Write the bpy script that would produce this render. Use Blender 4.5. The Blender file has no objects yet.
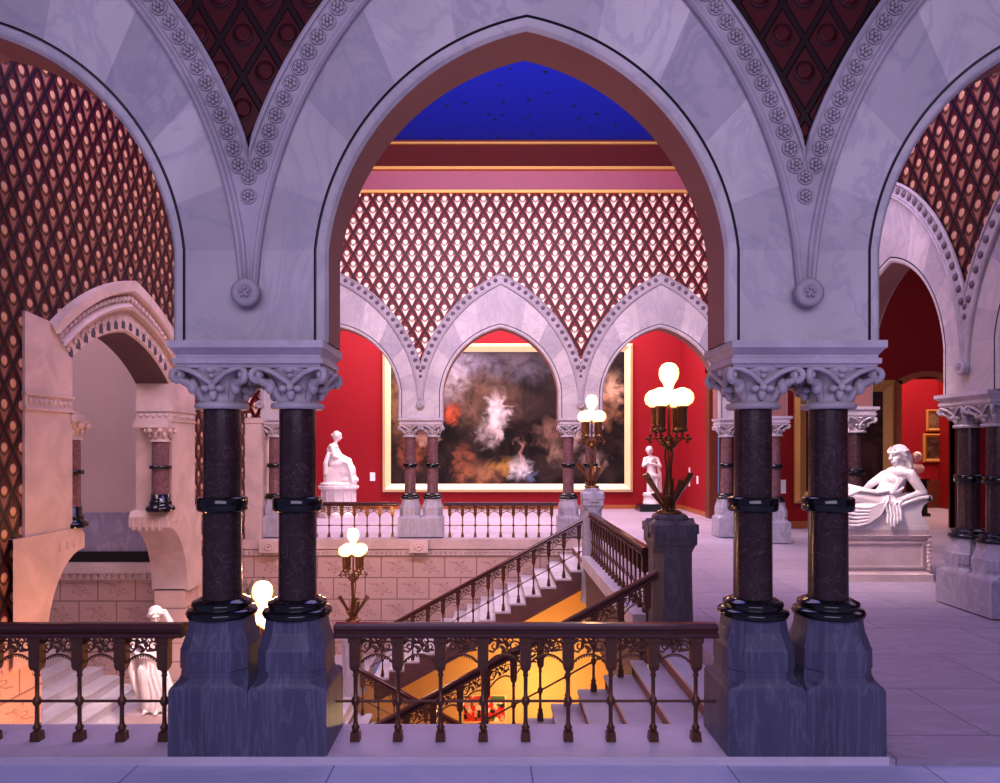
import bpy, bmesh, math, random
from mathutils import Vector, Matrix, Euler
random.seed(7)
C = bpy.context.scene.collection
PI = math.pi
H = 1.87                      # eye height

# ------------------------------------------------------------------ mesh builder
class MB:
    def __init__(s, T=None):
        s.v, s.f, s.m, s.t, s.sm, s.T = [], [], [], [], [], T
        s.bounds = None
    def add(s, vs, fs, mi=0, tone=.5, smooth=False):
        b = len(s.v)
        s.v.extend(Vector(p) for p in vs)
        for f in fs:
            s.f.append([b + i for i in f]); s.m.append(mi); s.t.append(tone); s.sm.append(smooth)
    def quad(s, a, b, c, d, mi=0, tone=.5): s.add([a, b, c, d], [(0, 1, 2, 3)], mi, tone)
    def box(s, x0, x1, y0, y1, z0, z1, mi=0, tone=.5):
        s.add([(x0,y0,z0),(x1,y0,z0),(x1,y1,z0),(x0,y1,z0),(x0,y0,z1),(x1,y0,z1),(x1,y1,z1),(x0,y1,z1)],
              [(3,2,1,0),(4,5,6,7),(0,1,5,4),(1,2,6,5),(2,3,7,6),(3,0,4,7)], mi, tone)
    def rings(s, R, mi=0, cap=True, smooth=False, tone=.5):
        n = len(R[0]); vs = [p for r in R for p in r]; fs = []
        for i in range(len(R)-1):
            for j in range(n):
                k = (j+1) % n
                fs.append((i*n+j, i*n+k, (i+1)*n+k, (i+1)*n+j))
        s.add(vs, fs, mi, tone, smooth)
        if cap:
            s.add(R[0], [tuple(range(n))[::-1]], mi, tone); s.add(R[-1], [tuple(range(n))], mi, tone)
    def lathe(s, prof, seg=24, c=(0,0,0), mi=0, smooth=True, cap=True):
        R = [[(c[0]+r*math.cos(2*PI*j/seg), c[1]+r*math.sin(2*PI*j/seg), c[2]+z) for j in range(seg)] for r, z in prof]
        s.rings(R, mi, cap, smooth)
    def rects(s, secs, mi=0, c=(0,0)):          # (z, hx, hy)
        s.rings([[(c[0]-a,c[1]-b,z),(c[0]+a,c[1]-b,z),(c[0]+a,c[1]+b,z),(c[0]-a,c[1]+b,z)] for z,a,b in secs], mi)
    def octs(s, secs, mi=0, c=(0,0)):           # (z, hx, hy, chamfer)
        R = []
        for z,a,b,k in secs:
            k = max(k, .0015)
            R.append([(c[0]+x,c[1]+y,z) for x,y in ((-a+k,-b),(a-k,-b),(a,-b+k),(a,b-k),(a-k,b),(-a+k,b),(-a,b-k),(-a,-b+k))])
        s.rings(R, mi)
    def tube(s, pts, r, seg=6, mi=0, smooth=True, cap=True):
        pts = [Vector(p) for p in pts]; n = len(pts)
        rs = r if isinstance(r, (list, tuple)) else [r]*n
        R = []; up = None
        for i, p in enumerate(pts):
            d = (pts[min(i+1,n-1)] - pts[max(i-1,0)])
            if d.length < 1e-9: d = Vector((0,0,1))
            d.normalize()
            if up is None:
                up = Vector((0,1,0)) if abs(d.y) < .9 else Vector((1,0,0))
            a = (up - d*up.dot(d))
            if a.length < 1e-6: a = d.orthogonal()
            a.normalize(); b = d.cross(a); up = a
            R.append([p + (a*math.cos(2*PI*j/seg) + b*math.sin(2*PI*j/seg))*rs[i] for j in range(seg)])
        s.rings(R, mi, cap, smooth)
    def ell(s, c, r, rot=None, seg=12, lat=8, mi=0):
        M = Euler(rot).to_matrix() if rot else Matrix.Identity(3)
        c = Vector(c); R = []
        for i in range(lat+1):
            th = PI*min(max(i/lat, .02), .98); z = -math.cos(th); q = math.sin(th)
            R.append([c + M @ Vector((r[0]*q*math.cos(2*PI*j/seg), r[1]*q*math.sin(2*PI*j/seg), r[2]*z)) for j in range(seg)])
        s.rings(R, mi, True, True)
    def cap(s, a, b, ra, rb, seg=12):           # tapered capsule
        a, b = Vector(a), Vector(b); d = (b-a).normalized()
        P, r = [], []
        for k in range(5):
            t = k/4*PI/2; P.append(a - d*ra*math.cos(t)); r.append(max(ra*math.sin(t), ra*.05))
        for k in range(5):
            t = k/4*PI/2; P.append(b + d*rb*math.sin(t)); r.append(max(rb*math.cos(t), rb*.05))
        s.tube(P, r, seg)
    def prism(s, poly, y0, y1, mi=0, tone=.5):  # poly in xz, extruded along y
        n = len(poly)
        s.add([(x,y0,z) for x,z in poly]+[(x,y1,z) for x,z in poly],
              [tuple(range(n)), tuple(range(2*n-1,n-1,-1))]+[(i,n+i,n+(i+1)%n,(i+1)%n) for i in range(n)], mi, tone)
    def mesh(s, name, mats):
        me = bpy.data.meshes.new(name)
        T = s.T
        vs = [tuple(T(p)) if T else tuple(p) for p in s.v]
        me.from_pydata(vs, [], s.f)
        for m in (mats if isinstance(mats, (list, tuple)) else [mats]): me.materials.append(m)
        me.polygons.foreach_set('material_index', s.m)
        me.polygons.foreach_set('use_smooth', s.sm)
        at = me.attributes.new('tone', 'FLOAT', 'FACE'); at.data.foreach_set('value', s.t)
        bm = bmesh.new(); bm.from_mesh(me); bmesh.ops.recalc_face_normals(bm, faces=bm.faces); bm.to_mesh(me); bm.free()
        me.update()
        return me
    def build(s, name, mats, parent=None, loc=None, rotz=0):
        o = bpy.data.objects.new(name, s.mesh(name, mats)); C.objects.link(o)
        if parent: o.parent = parent
        if loc: o.location = loc
        o.rotation_euler = (0,0,rotz)
        return o

def tag(o, label, cat, group=None):
    o['label'] = label; o['category'] = cat
    if group: o['group'] = group
    return o
def thing(name, label, cat, loc=(0,0,0), rotz=0, group=None):
    o = bpy.data.objects.new(name, None); C.objects.link(o)
    o.location = loc; o.rotation_euler = (0,0,rotz); o.empty_display_size = .1
    return tag(o, label, cat, group)
def struct(mb, name, mats, **k):
    o = mb.build(name, mats, **k)
    if not o.parent: o['kind'] = 'structure'
    return o
def inst(me, name, parent, loc=(0,0,0), rotz=0):
    o = bpy.data.objects.new(name, me); C.objects.link(o); o.parent = parent; o.location = loc; o.rotation_euler = (0,0,rotz); return o
def dup(root, loc, rotz, label):
    r = root.copy(); C.objects.link(r); r.location = loc; r.rotation_euler = (0,0,rotz); r['label'] = label
    for ch in list(root.children):
        c = ch.copy(); C.objects.link(c); c.parent = r
        for g in ch.children:
            d = g.copy(); C.objects.link(d); d.parent = c
    return r

# ------------------------------------------------------------------ materials
class N:
    def __init__(s, name):
        s.mat = bpy.data.materials.new(name); s.mat.use_nodes = True
        s.nt = s.mat.node_tree; s.nt.nodes.clear()
        s.out = s.n('ShaderNodeOutputMaterial'); s.b = s.n('ShaderNodeBsdfPrincipled')
        s.l(s.b.outputs[0], s.out.inputs[0])
    def n(s, t, **k):
        x = s.nt.nodes.new(t)
        for a, v in k.items(): setattr(x, a, v)
        return x
    def l(s, a, b): s.nt.links.new(a, b)
    def put(s, sock, v):
        if hasattr(v, 'is_output'): s.l(v, sock)
        elif isinstance(v, tuple) and len(v) == 3 and sock.type == 'RGBA': sock.default_value = (*v, 1)
        else: sock.default_value = v
    def math(s, op, a, b=0.0, c=None):
        x = s.n('ShaderNodeMath', operation=op); s.put(x.inputs[0], a); s.put(x.inputs[1], b)
        if c is not None: s.put(x.inputs[2], c)
        return x.outputs[0]
    def mix(s, f, a, b, blend='MIX'):
        x = s.n('ShaderNodeMix', data_type='RGBA', blend_type=blend)
        s.put(x.inputs[0], f); s.put(x.inputs[6], a); s.put(x.inputs[7], b); return x.outputs[2]
    def ramp(s, f, lo, hi):
        x = s.n('ShaderNodeMapRange', interpolation_type='SMOOTHSTEP'); s.put(x.inputs[0], f); x.inputs[1].default_value = lo; x.inputs[2].default_value = hi
        return x.outputs[0]
    def pos(s): return s.n('ShaderNodeNewGeometry').outputs['Position']
    def sep(s, v):
        x = s.n('ShaderNodeSeparateXYZ'); s.l(v, x.inputs[0]); return x.outputs
    def scl(s, v, k):
        x = s.n('ShaderNodeVectorMath', operation='MULTIPLY'); s.l(v, x.inputs[0]); x.inputs[1].default_value = k; return x.outputs[0]
    def noise(s, v, scale, detail=4, dist=0, rough=.55):
        x = s.n('ShaderNodeTexNoise'); s.l(v, x.inputs['Vector']); x.inputs['Scale'].default_value = scale
        x.inputs['Detail'].default_value = detail; x.inputs['Distortion'].default_value = dist; x.inputs['Roughness'].default_value = rough
        return x.outputs[0]
    def bump(s, h, strength=.3, dist=.02):
        x = s.n('ShaderNodeBump'); s.l(h, x.inputs['Height']); x.inputs['Strength'].default_value = strength; x.inputs['Distance'].default_value = dist
        s.l(x.outputs[0], s.b.inputs['Normal'])
    def done(s, col, rough=.5, metal=0., spec=.5, emis=None, es=0):
        s.put(s.b.inputs['Base Color'], col); s.put(s.b.inputs['Roughness'], rough); s.put(s.b.inputs['Metallic'], metal)
        s.b.inputs['Specular IOR Level'].default_value = spec
        if emis: s.put(s.b.inputs['Emission Color'], emis); s.b.inputs['Emission Strength'].default_value = es
        return s.mat

def stone(name, base, vein, scale=3., rough=.4, amount=.6, tone=0., stretch=(1,1,1), bump=.05, spec=.5, sharp=.06):
    m = N(name); p = m.scl(m.pos(), stretch)
    big = m.noise(p, scale*.5, 4, .6)
    v = m.noise(p, scale, 8, 1.6, .6)
    vein_f = m.math('SUBTRACT', 1., m.ramp(m.math('ABSOLUTE', m.math('SUBTRACT', v, .5)), 0., sharp))
    dark = tuple(c*.78 for c in base)
    col = m.mix(m.ramp(big, .3, .7), base, dark)
    col = m.mix(m.math('MULTIPLY', vein_f, amount), col, vein)
    if tone:
        a = m.n('ShaderNodeAttribute', attribute_name='tone', attribute_type='GEOMETRY')
        k = m.math('ADD', 1-tone*.5, m.math('MULTIPLY', a.outputs['Fac'], tone))
        x = m.n('ShaderNodeCombineColor'); m.l(k, x.inputs[0]); m.l(k, x.inputs[1]); m.put(x.inputs[2], m.math('ADD', m.math('MULTIPLY', k, .75), .25))
        col = m.mix(1., col, x.outputs[0], 'MULTIPLY')
    if bump: m.bump(m.noise(p, scale*9, 3), bump, .01)
    return m.done(col, rough, 0, spec)
def plain(name, col, rough=.5, metal=0., var=.15, scale=6., spec=.5):
    m = N(name); f = m.noise(m.pos(), scale, 4)
    c = m.mix(f, tuple(x*(1-var) for x in col), tuple(min(1, x*(1+var)) for x in col))
    return m.done(c, rough, metal, spec)
def glow(name):
    m = N(name); lw = m.n('ShaderNodeLayerWeight'); lw.inputs[0].default_value = .45
    c = m.mix(m.ramp(lw.outputs['Facing'], .15, .85), (1.,.80,.46), (1.,.42,.07))
    return m.done((1,.85,.6), .3, 0, .5, c, 1.9)

def diamond(name, axis, red, dark, gold, goldamt=1., metal=.2, leafk=.95):
    m = N(name); P = m.sep(m.pos()); u = P[axis]; z = P[2]
    a = m.math('DIVIDE', u, .27); b = m.math('DIVIDE', m.math('ADD', z, 10.075), .45)
    fp = m.math('SUBTRACT', m.math('FRACT', m.math('ADD', m.math('ADD', a, 100.), b)), .5)
    fq = m.math('SUBTRACT', m.math('FRACT', m.math('ADD', m.math('SUBTRACT', a, b), 100.)), .5)
    la = m.math('MULTIPLY', m.math('ADD', fp, fq), .5); lb = m.math('MULTIPLY', m.math('SUBTRACT', fp, fq), .5)
    edge = m.math('MINIMUM', m.math('SUBTRACT', .5, m.math('ABSOLUTE', fp)), m.math('SUBTRACT', .5, m.math('ABSOLUTE', fq)))
    line = m.math('SUBTRACT', 1., m.ramp(edge, .06, .10))
    def ellm(cx, cy, rx, ry, soft=.25):
        dx = m.math('DIVIDE', m.math('SUBTRACT', la, cx), rx); dy = m.math('DIVIDE', m.math('SUBTRACT', lb, cy), ry)
        d = m.math('SQRT', m.math('ADD', m.math('MULTIPLY', dx, dx), m.math('MULTIPLY', dy, dy)))
        return m.math('SUBTRACT', 1., m.ramp(d, 1-soft, 1+soft))
    ball = ellm(0, .09, .18, .11)
    ring = m.math('MULTIPLY', ellm(0, .06, .25, .16, .12), m.math('SUBTRACT', 1., ellm(0, .08, .2, .125, .12)))
    # leaf: wedge pointing down
    w = m.math('SUBTRACT', m.math('MULTIPLY', m.math('ADD', lb, .37), .74), m.math('ABSOLUTE', la))
    leaf = m.math('MULTIPLY', m.ramp(w, -.01, .03), m.math('SUBTRACT', 1., m.ramp(lb, -.03, .03)))
    rib = m.math('SUBTRACT', 1., m.math('MULTIPLY', m.math('SUBTRACT', 1., m.ramp(m.math('ABSOLUTE', la), .01, .03)), .35))
    leaf = m.math('MULTIPLY', leaf, rib)
    g = m.math('MAXIMUM', ball, m.math('MULTIPLY', leaf, leafk))
    halo = m.math('MULTIPLY', ellm(0, 0, .42, .42, .4), .35)
    base = m.mix(halo, red, tuple(min(1, x*1.7) for x in red))
    col = m.mix(line, base, dark)
    col = m.mix(m.math('MULTIPLY', g, goldamt), col, gold)
    col = m.mix(m.math('MULTIPLY', ring, .8), col, dark)
    h = m.math('ADD', m.math('MULTIPLY', line, 1.), m.math('MULTIPLY', ball, .9))
    m.bump(h, .8, .03)
    return m.done(col, .42, m.math('MULTIPLY', g, metal), .4)

M = {}
M['marble'] = stone('lilac_marble', (.60,.56,.57), (.36,.34,.42), 1.7, .45, .4, tone=.42, stretch=(1,1,.8), spec=.3)
M['curb'] = stone('pale_lilac_curb', (.74,.67,.76), (.56,.50,.60), 1.5, .45, .35, stretch=(.4,1,1), spec=.3)
M['trim'] = stone('carved_stone', (.50,.46,.50), (.36,.33,.40), 4, .55, .2, spec=.3)
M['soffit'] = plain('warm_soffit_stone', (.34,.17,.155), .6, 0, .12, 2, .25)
M['plinth'] = stone('blue_grey_stone', (.115,.115,.185), (.27,.26,.36), 9, .4, .3, stretch=(1,1,.10), bump=.2, sharp=.05)
M['plinth_mid'] = stone('grey_brown_stone', (.13,.112,.135), (.25,.22,.27), 6, .45, .3, stretch=(1,1,.25), bump=.15)
M['pale_plinth'] = stone('pale_grey_stone', (.42,.40,.47), (.60,.58,.64), 5, .4, .4, stretch=(1,1,.3))
M['shaft'] = stone('dark_marble', (.058,.030,.036), (.26,.19,.22), 7, .22, .38, bump=0, spec=.5, sharp=.012)
M['rose_shaft'] = stone('rose_marble', (.20,.10,.11), (.40,.28,.30), 7, .25, .4, bump=0, sharp=.03)
M['black'] = plain('black_polished_stone', (.008,.008,.012), .12, 0, .2, 4, .7)
M['capital'] = stone('carved_capital_stone', (.56,.51,.54), (.40,.36,.40), 6, .5, .25, spec=.3)
M['abacus'] = stone('abacus_stone', (.58,.53,.58), (.42,.39,.46), 5, .45, .3, spec=.3)
M['cream'] = stone('cream_stone', (.66,.52,.48), (.52,.38,.36), 4, .6, .2, spec=.25)
M['pinkwall'] = plain('pink_plaster', (.58,.46,.46), .7, 0, .06, 1.5, .2)
M['mauve'] = stone('mauve_marble', (.36,.33,.46), (.55,.52,.62), 3, .35, .4, stretch=(1,1,.5))
M['red'] = plain('red_plaster', (.33,.016,.026), .65, 0, .08, 1.2, .25)
M['dimred'] = plain('deep_red_plaster', (.30,.012,.014), .65, 0, .08, 1.2, .25)
M['brown'] = plain('dark_brown_wood', (.17,.05,.028), .4, 0, .25, 5)
M['orange'] = plain('warm_wood', (.42,.14,.05), .4, 0, .2, 5)
M['gold'] = plain('gilt', (.66,.38,.12), .35, .35, .12, 20)
M['palegold'] = plain('pale_gilt', (.95,.78,.42), .4, .15, .10, 14)
M['bronze'] = plain('bronze', (.15,.072,.048), .35, .5, .3, 25)
M['goldbronze'] = plain('gilt_bronze', (.24,.12,.05), .3, .7, .3, 25)
M['rail'] = plain('mahogany_rail', (.085,.026,.026), .22, 0, .25, 8, .7)
M['statue'] = stone('white_marble', (.86,.80,.78), (.74,.66,.66), 3, .45, .15, spec=.3)
M['plinthcream'] = stone('cream_marble', (.70,.58,.56), (.55,.42,.42), 3.5, .4, .3)
M['tread'] = stone('white_tread_marble', (.74,.70,.74), (.60,.56,.62), 2.5, .45, .3, spec=.3)
M['riser'] = plain('tan_riser', (.30,.15,.11), .55, 0, .15, 4)
M['stringer'] = plain('brown_stringer', (.13,.065,.07), .5, 0, .15, 4)
M['fascia'] = plain('mauve_fascia', (.20,.12,.12), .6, 0, .15, 3)
M['yellow'] = plain('ochre_plaster', (.86,.60,.26), .7, 0, .08, 2, .2)
M['ochre'] = plain('orange_plaster', (.72,.30,.07), .7, 0, .08, 2, .2)
M['globe'] = glow('lit_glass_globe')
M['white'] = plain('white_card', (.9,.88,.86), .6, 0, .03)
M['maroon'] = plain('maroon_cornice', (.10,.008,.014), .5, 0, .1, 2)
M['rosecove'] = plain('rose_cove', (.32,.075,.13), .5, 0, .08, 2)
M['brass'] = plain('polished_brass_line', (.85,.52,.16), .3, .5, .1, 20)
M['darkbase'] = plain('dark_green_marble', (.02,.02,.02), .2, 0, .3, 6)
M['green'] = plain('dry_palm', (.10,.12,.04), .6, 0, .3, 20)
M['pat_x'] = diamond('gilt_diapered_wall', 0, (.22,.012,.018), (.03,.004,.008), (1.,.90,.70), 1., .1)
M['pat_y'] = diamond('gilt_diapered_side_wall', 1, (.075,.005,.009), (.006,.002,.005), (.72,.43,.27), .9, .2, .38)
M['pat_unlit'] = diamond('unlit_diapered_wall', 0, (.062,.002,.005), (.018,.001,.004), (.085,.005,.007), .5, 0.)  # gilt diaper facing away from the light, its unlit look painted as dull red

def floor_mat(name, base, vein, w, h, off=(0,0), joint=.012, stretch=(.5,1.4,1)):
    m = N(name); P = m.pos(); s = m.sep(P)
    br = m.n('ShaderNodeTexBrick'); mp = m.n('ShaderNodeMapping'); m.l(P, mp.inputs[0]); mp.inputs['Location'].default_value = (*off, 0)
    m.l(mp.outputs[0], br.inputs['Vector']); br.inputs['Scale'].default_value = 1; br.inputs['Brick Width'].default_value = w; br.inputs['Row Height'].default_value = h
    br.inputs['Mortar Size'].default_value = joint*.5; br.inputs['Mortar Smooth'].default_value = .3
    br.inputs['Color1'].default_value = (1,1,1,1); br.inputs['Color2'].default_value = (.86,.86,.88,1); br.inputs['Mortar'].default_value = (.45,.43,.47,1)
    p = m.scl(P, stretch); v = m.noise(p, 2.2, 7, 1.5)
    vf = m.math('SUBTRACT', 1., m.ramp(m.math('ABSOLUTE', m.math('SUBTRACT', v, .5)), 0., .07))
    col = m.mix(m.math('MULTIPLY', vf, .4), base, vein)
    col = m.mix(1., col, br.outputs[0], 'MULTIPLY')
    return m.done(col, .5, 0, .3)
M['floor'] = floor_mat('grey_marble_floor', (.44,.38,.45), (.56,.50,.58), 1.6, .9)
M['floor_near'] = floor_mat('blue_grey_slab_floor', (.58,.60,.80), (.68,.68,.84), 1.16, 1.16, (.34+.58, -.4))

def tile_mat(name, axis, base, ink):
    m = N(name); P = m.sep(m.pos()); u = P[axis]; z = P[2]
    row = m.math('FLOOR', m.math('DIVIDE', m.math('ADD', z, 10.), .44))
    fz = m.math('FRACT', m.math('DIVIDE', m.math('ADD', z, 10.), .44))
    uu = m.math('ADD', m.math('DIVIDE', m.math('ADD', u, 50.), .65), m.math('MULTIPLY', m.math('FRACT', m.math('MULTIPLY', row, .5)), 1.))
    fu = m.math('FRACT', uu)
    ed = m.math('MINIMUM', m.math('MULTIPLY', m.math('MINIMUM', fu, m.math('SUBTRACT', 1., fu)), 1.5), m.math('MINIMUM', fz, m.math('SUBTRACT', 1., fz)))
    joint = m.math('SUBTRACT', 1., m.ramp(ed, .012, .035))
    x = m.math('MULTIPLY', m.math('SUBTRACT', fu, .5), 1.5); y = m.math('SUBTRACT', fz, .5)
    r = m.math('SQRT', m.math('ADD', m.math('MULTIPLY', x, x), m.math('MULTIPLY', y, y)))
    an = m.n('ShaderNodeMath', operation='ARCTAN2'); m.l(y, an.inputs[0]); m.l(x, an.inputs[1])
    pet = m.math('ADD', .19, m.math('MULTIPLY', m.math('COSINE', m.math('ADD', m.math('MULTIPLY', an.outputs[0], 5.), .6)), .10))
    d = m.math('ABSOLUTE', m.math('SUBTRACT', r, pet))
    flower = m.math('SUBTRACT', 1., m.ramp(d, .012, .035))
    stem = m.math('SUBTRACT', 1., m.ramp(m.math('ABSOLUTE', m.math('ADD', m.math('MULTIPLY', x, .55), m.math('ADD', y, m.math('MULTIPLY', m.math('SINE', m.math('MULTIPLY', x, 9.)), .05)))), .008, .03))
    stem = m.math('MULTIPLY', stem, m.math('SUBTRACT', 1., m.ramp(m.math('ABSOLUTE', x), .5, .56)))
    f = m.math('MAXIMUM', m.math('MAXIMUM', joint, m.math('MULTIPLY', flower, .8)), m.math('MULTIPLY', stem, .6))
    n = m.noise(m.pos(), 3, 4); b2 = m.mix(n, base, tuple(c*.8 for c in base))
    col = m.mix(m.math('MULTIPLY', f, .75), b2, ink)
    m.bump(m.math('SUBTRACT', 1., f), .5, .015)
    return m.done(col, .6, 0, .25)
M['tile_x'] = tile_mat('incised_tile', 0, (.60,.43,.39), (.22,.13,.12))
M['tile_y'] = tile_mat('incised_side_tile', 1, (.66,.46,.40), (.22,.13,.12))

def ceil_mat():
    m = N('starred_blue_ceiling'); P = m.pos()
    vo = m.n('ShaderNodeTexVoronoi'); m.l(P, vo.inputs['Vector']); vo.inputs['Scale'].default_value = 3.2; vo.inputs['Randomness'].default_value = 1
    star = m.math('SUBTRACT', 1., m.ramp(vo.outputs['Distance'], .10, .16))
    col = m.mix(star, (.012,.045,.80), (.02,.03,.10))
    return m.done(col, .6, 0, .2)
M['blue'] = ceil_mat()

def canvas_mat(name, x0, x1, z0, z1, blobs, dark=(.008,.005,.005), mid=(.045,.026,.022), seed=0., axis=0):
    m = N(name); P = m.pos(); s = m.sep(P)
    u = m.math('DIVIDE', m.math('SUBTRACT', s[axis], x0), x1-x0); v = m.math('DIVIDE', m.math('SUBTRACT', s[2], z0), z1-z0)
    off = m.n('ShaderNodeVectorMath', operation='ADD'); m.l(P, off.inputs[0]); off.inputs[1].default_value = (seed, seed*.7, 0)
    n1 = m.noise(off.outputs[0], 1.6/(z1-z0)*3, 7, 1.2); n2 = m.noise(off.outputs[0], 2.6/(z1-z0)*3, 6, 2.)
    n3 = m.noise(off.outputs[0], 4.5/(z1-z0)*3, 5, .4)
    du = m.math('ADD', u, m.math('MULTIPLY', m.math('SUBTRACT', n2, .5), .16)); dv = m.math('ADD', v, m.math('MULTIPLY', m.math('SUBTRACT', n3, .5), .16))
    col = m.mix(m.ramp(n1, .36, .68), dark, mid)
    for cx, cy, rx, ry, c, k in blobs:
        dx = m.math('DIVIDE', m.math('SUBTRACT', du, cx), rx); dy = m.math('DIVIDE', m.math('SUBTRACT', dv, cy), ry)
        d = m.math('SQRT', m.math('ADD', m.math('MULTIPLY', dx, dx), m.math('MULTIPLY', dy, dy)))
        f = m.math('MULTIPLY', m.math('SUBTRACT', 1., m.ramp(d, .3, 1.25)), m.math('MULTIPLY', m.ramp(n3, .15, .75), k*.8))
        col = m.mix(f, col, c)
    return m.done(col, .45, 0, .3)

# ------------------------------------------------------------------ arcade geometry
SP = 3.06                       # springing height
HB = 1.6575                     # half bay
AB = 2.51                       # top of the abacus
def arch_pts(a, apex, n):
    c = (apex*apex - a*a)/(2*a); R = a + c; th = math.acos(c/R)
    return [(R*math.cos(th*i/n)-c, R*math.sin(th*i/n)) for i in range(n+1)]
def circ(c, s_, R, n, clip=None):      # arc about (-c,-s_) from the springing line to the apex
    a0 = math.asin(s_/R); a1 = math.acos(c/R)
    out = [(R*math.cos(a0+(a1-a0)*i/n)-c, R*math.sin(a0+(a1-a0)*i/n)-s_) for i in range(n+1)]
    return [(min(u, clip), h) for u, h in out] if clip else out
def intr(off, n=36): return circ(.3186, .16, 1.518+off, n)
U0 = intr(0)[0][0]
HC, HS, HR = 1.25, .35, 2.855
def hoodc(R, n=36): return circ(HC, HS, R, n, HB)
def hoodraw(R, n=36): return circ(HC, HS, R, n)
HOODP = [(0,0.),(0,-.03),(.012,-.045),(.026,-.045),(.034,-.03),(.042,-.036),(.054,-.036),(.06,-.018),(.178,-.018),(.182,-.034),(.194,-.04),(.21,-.03),(.21,0.)]
def rosette(mb, u, z, n, r, full=True, axis_n=1):
    if full:
        P = [(u+r*.95*math.cos(2*PI*i/12), n, z+r*.95*math.sin(2*PI*i/12)) for i in range(13)]
        mb.tube(P, r*.13, 4, cap=False)
        for i in range(6):
            a = 2*PI*i/6+.5
            mb.ell((u+r*.5*math.cos(a), n-.004, z+r*.5*math.sin(a)), (r*.26, r*.3, r*.26), seg=6, lat=4)
        mb.ell((u, n-.008, z), (r*.2, r*.4, r*.2), seg=6, lat=4)
    else:
        mb.ell((u, n, z), (r*.75, r*.4, r*.75), seg=6, lat=4, mi=1)

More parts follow.
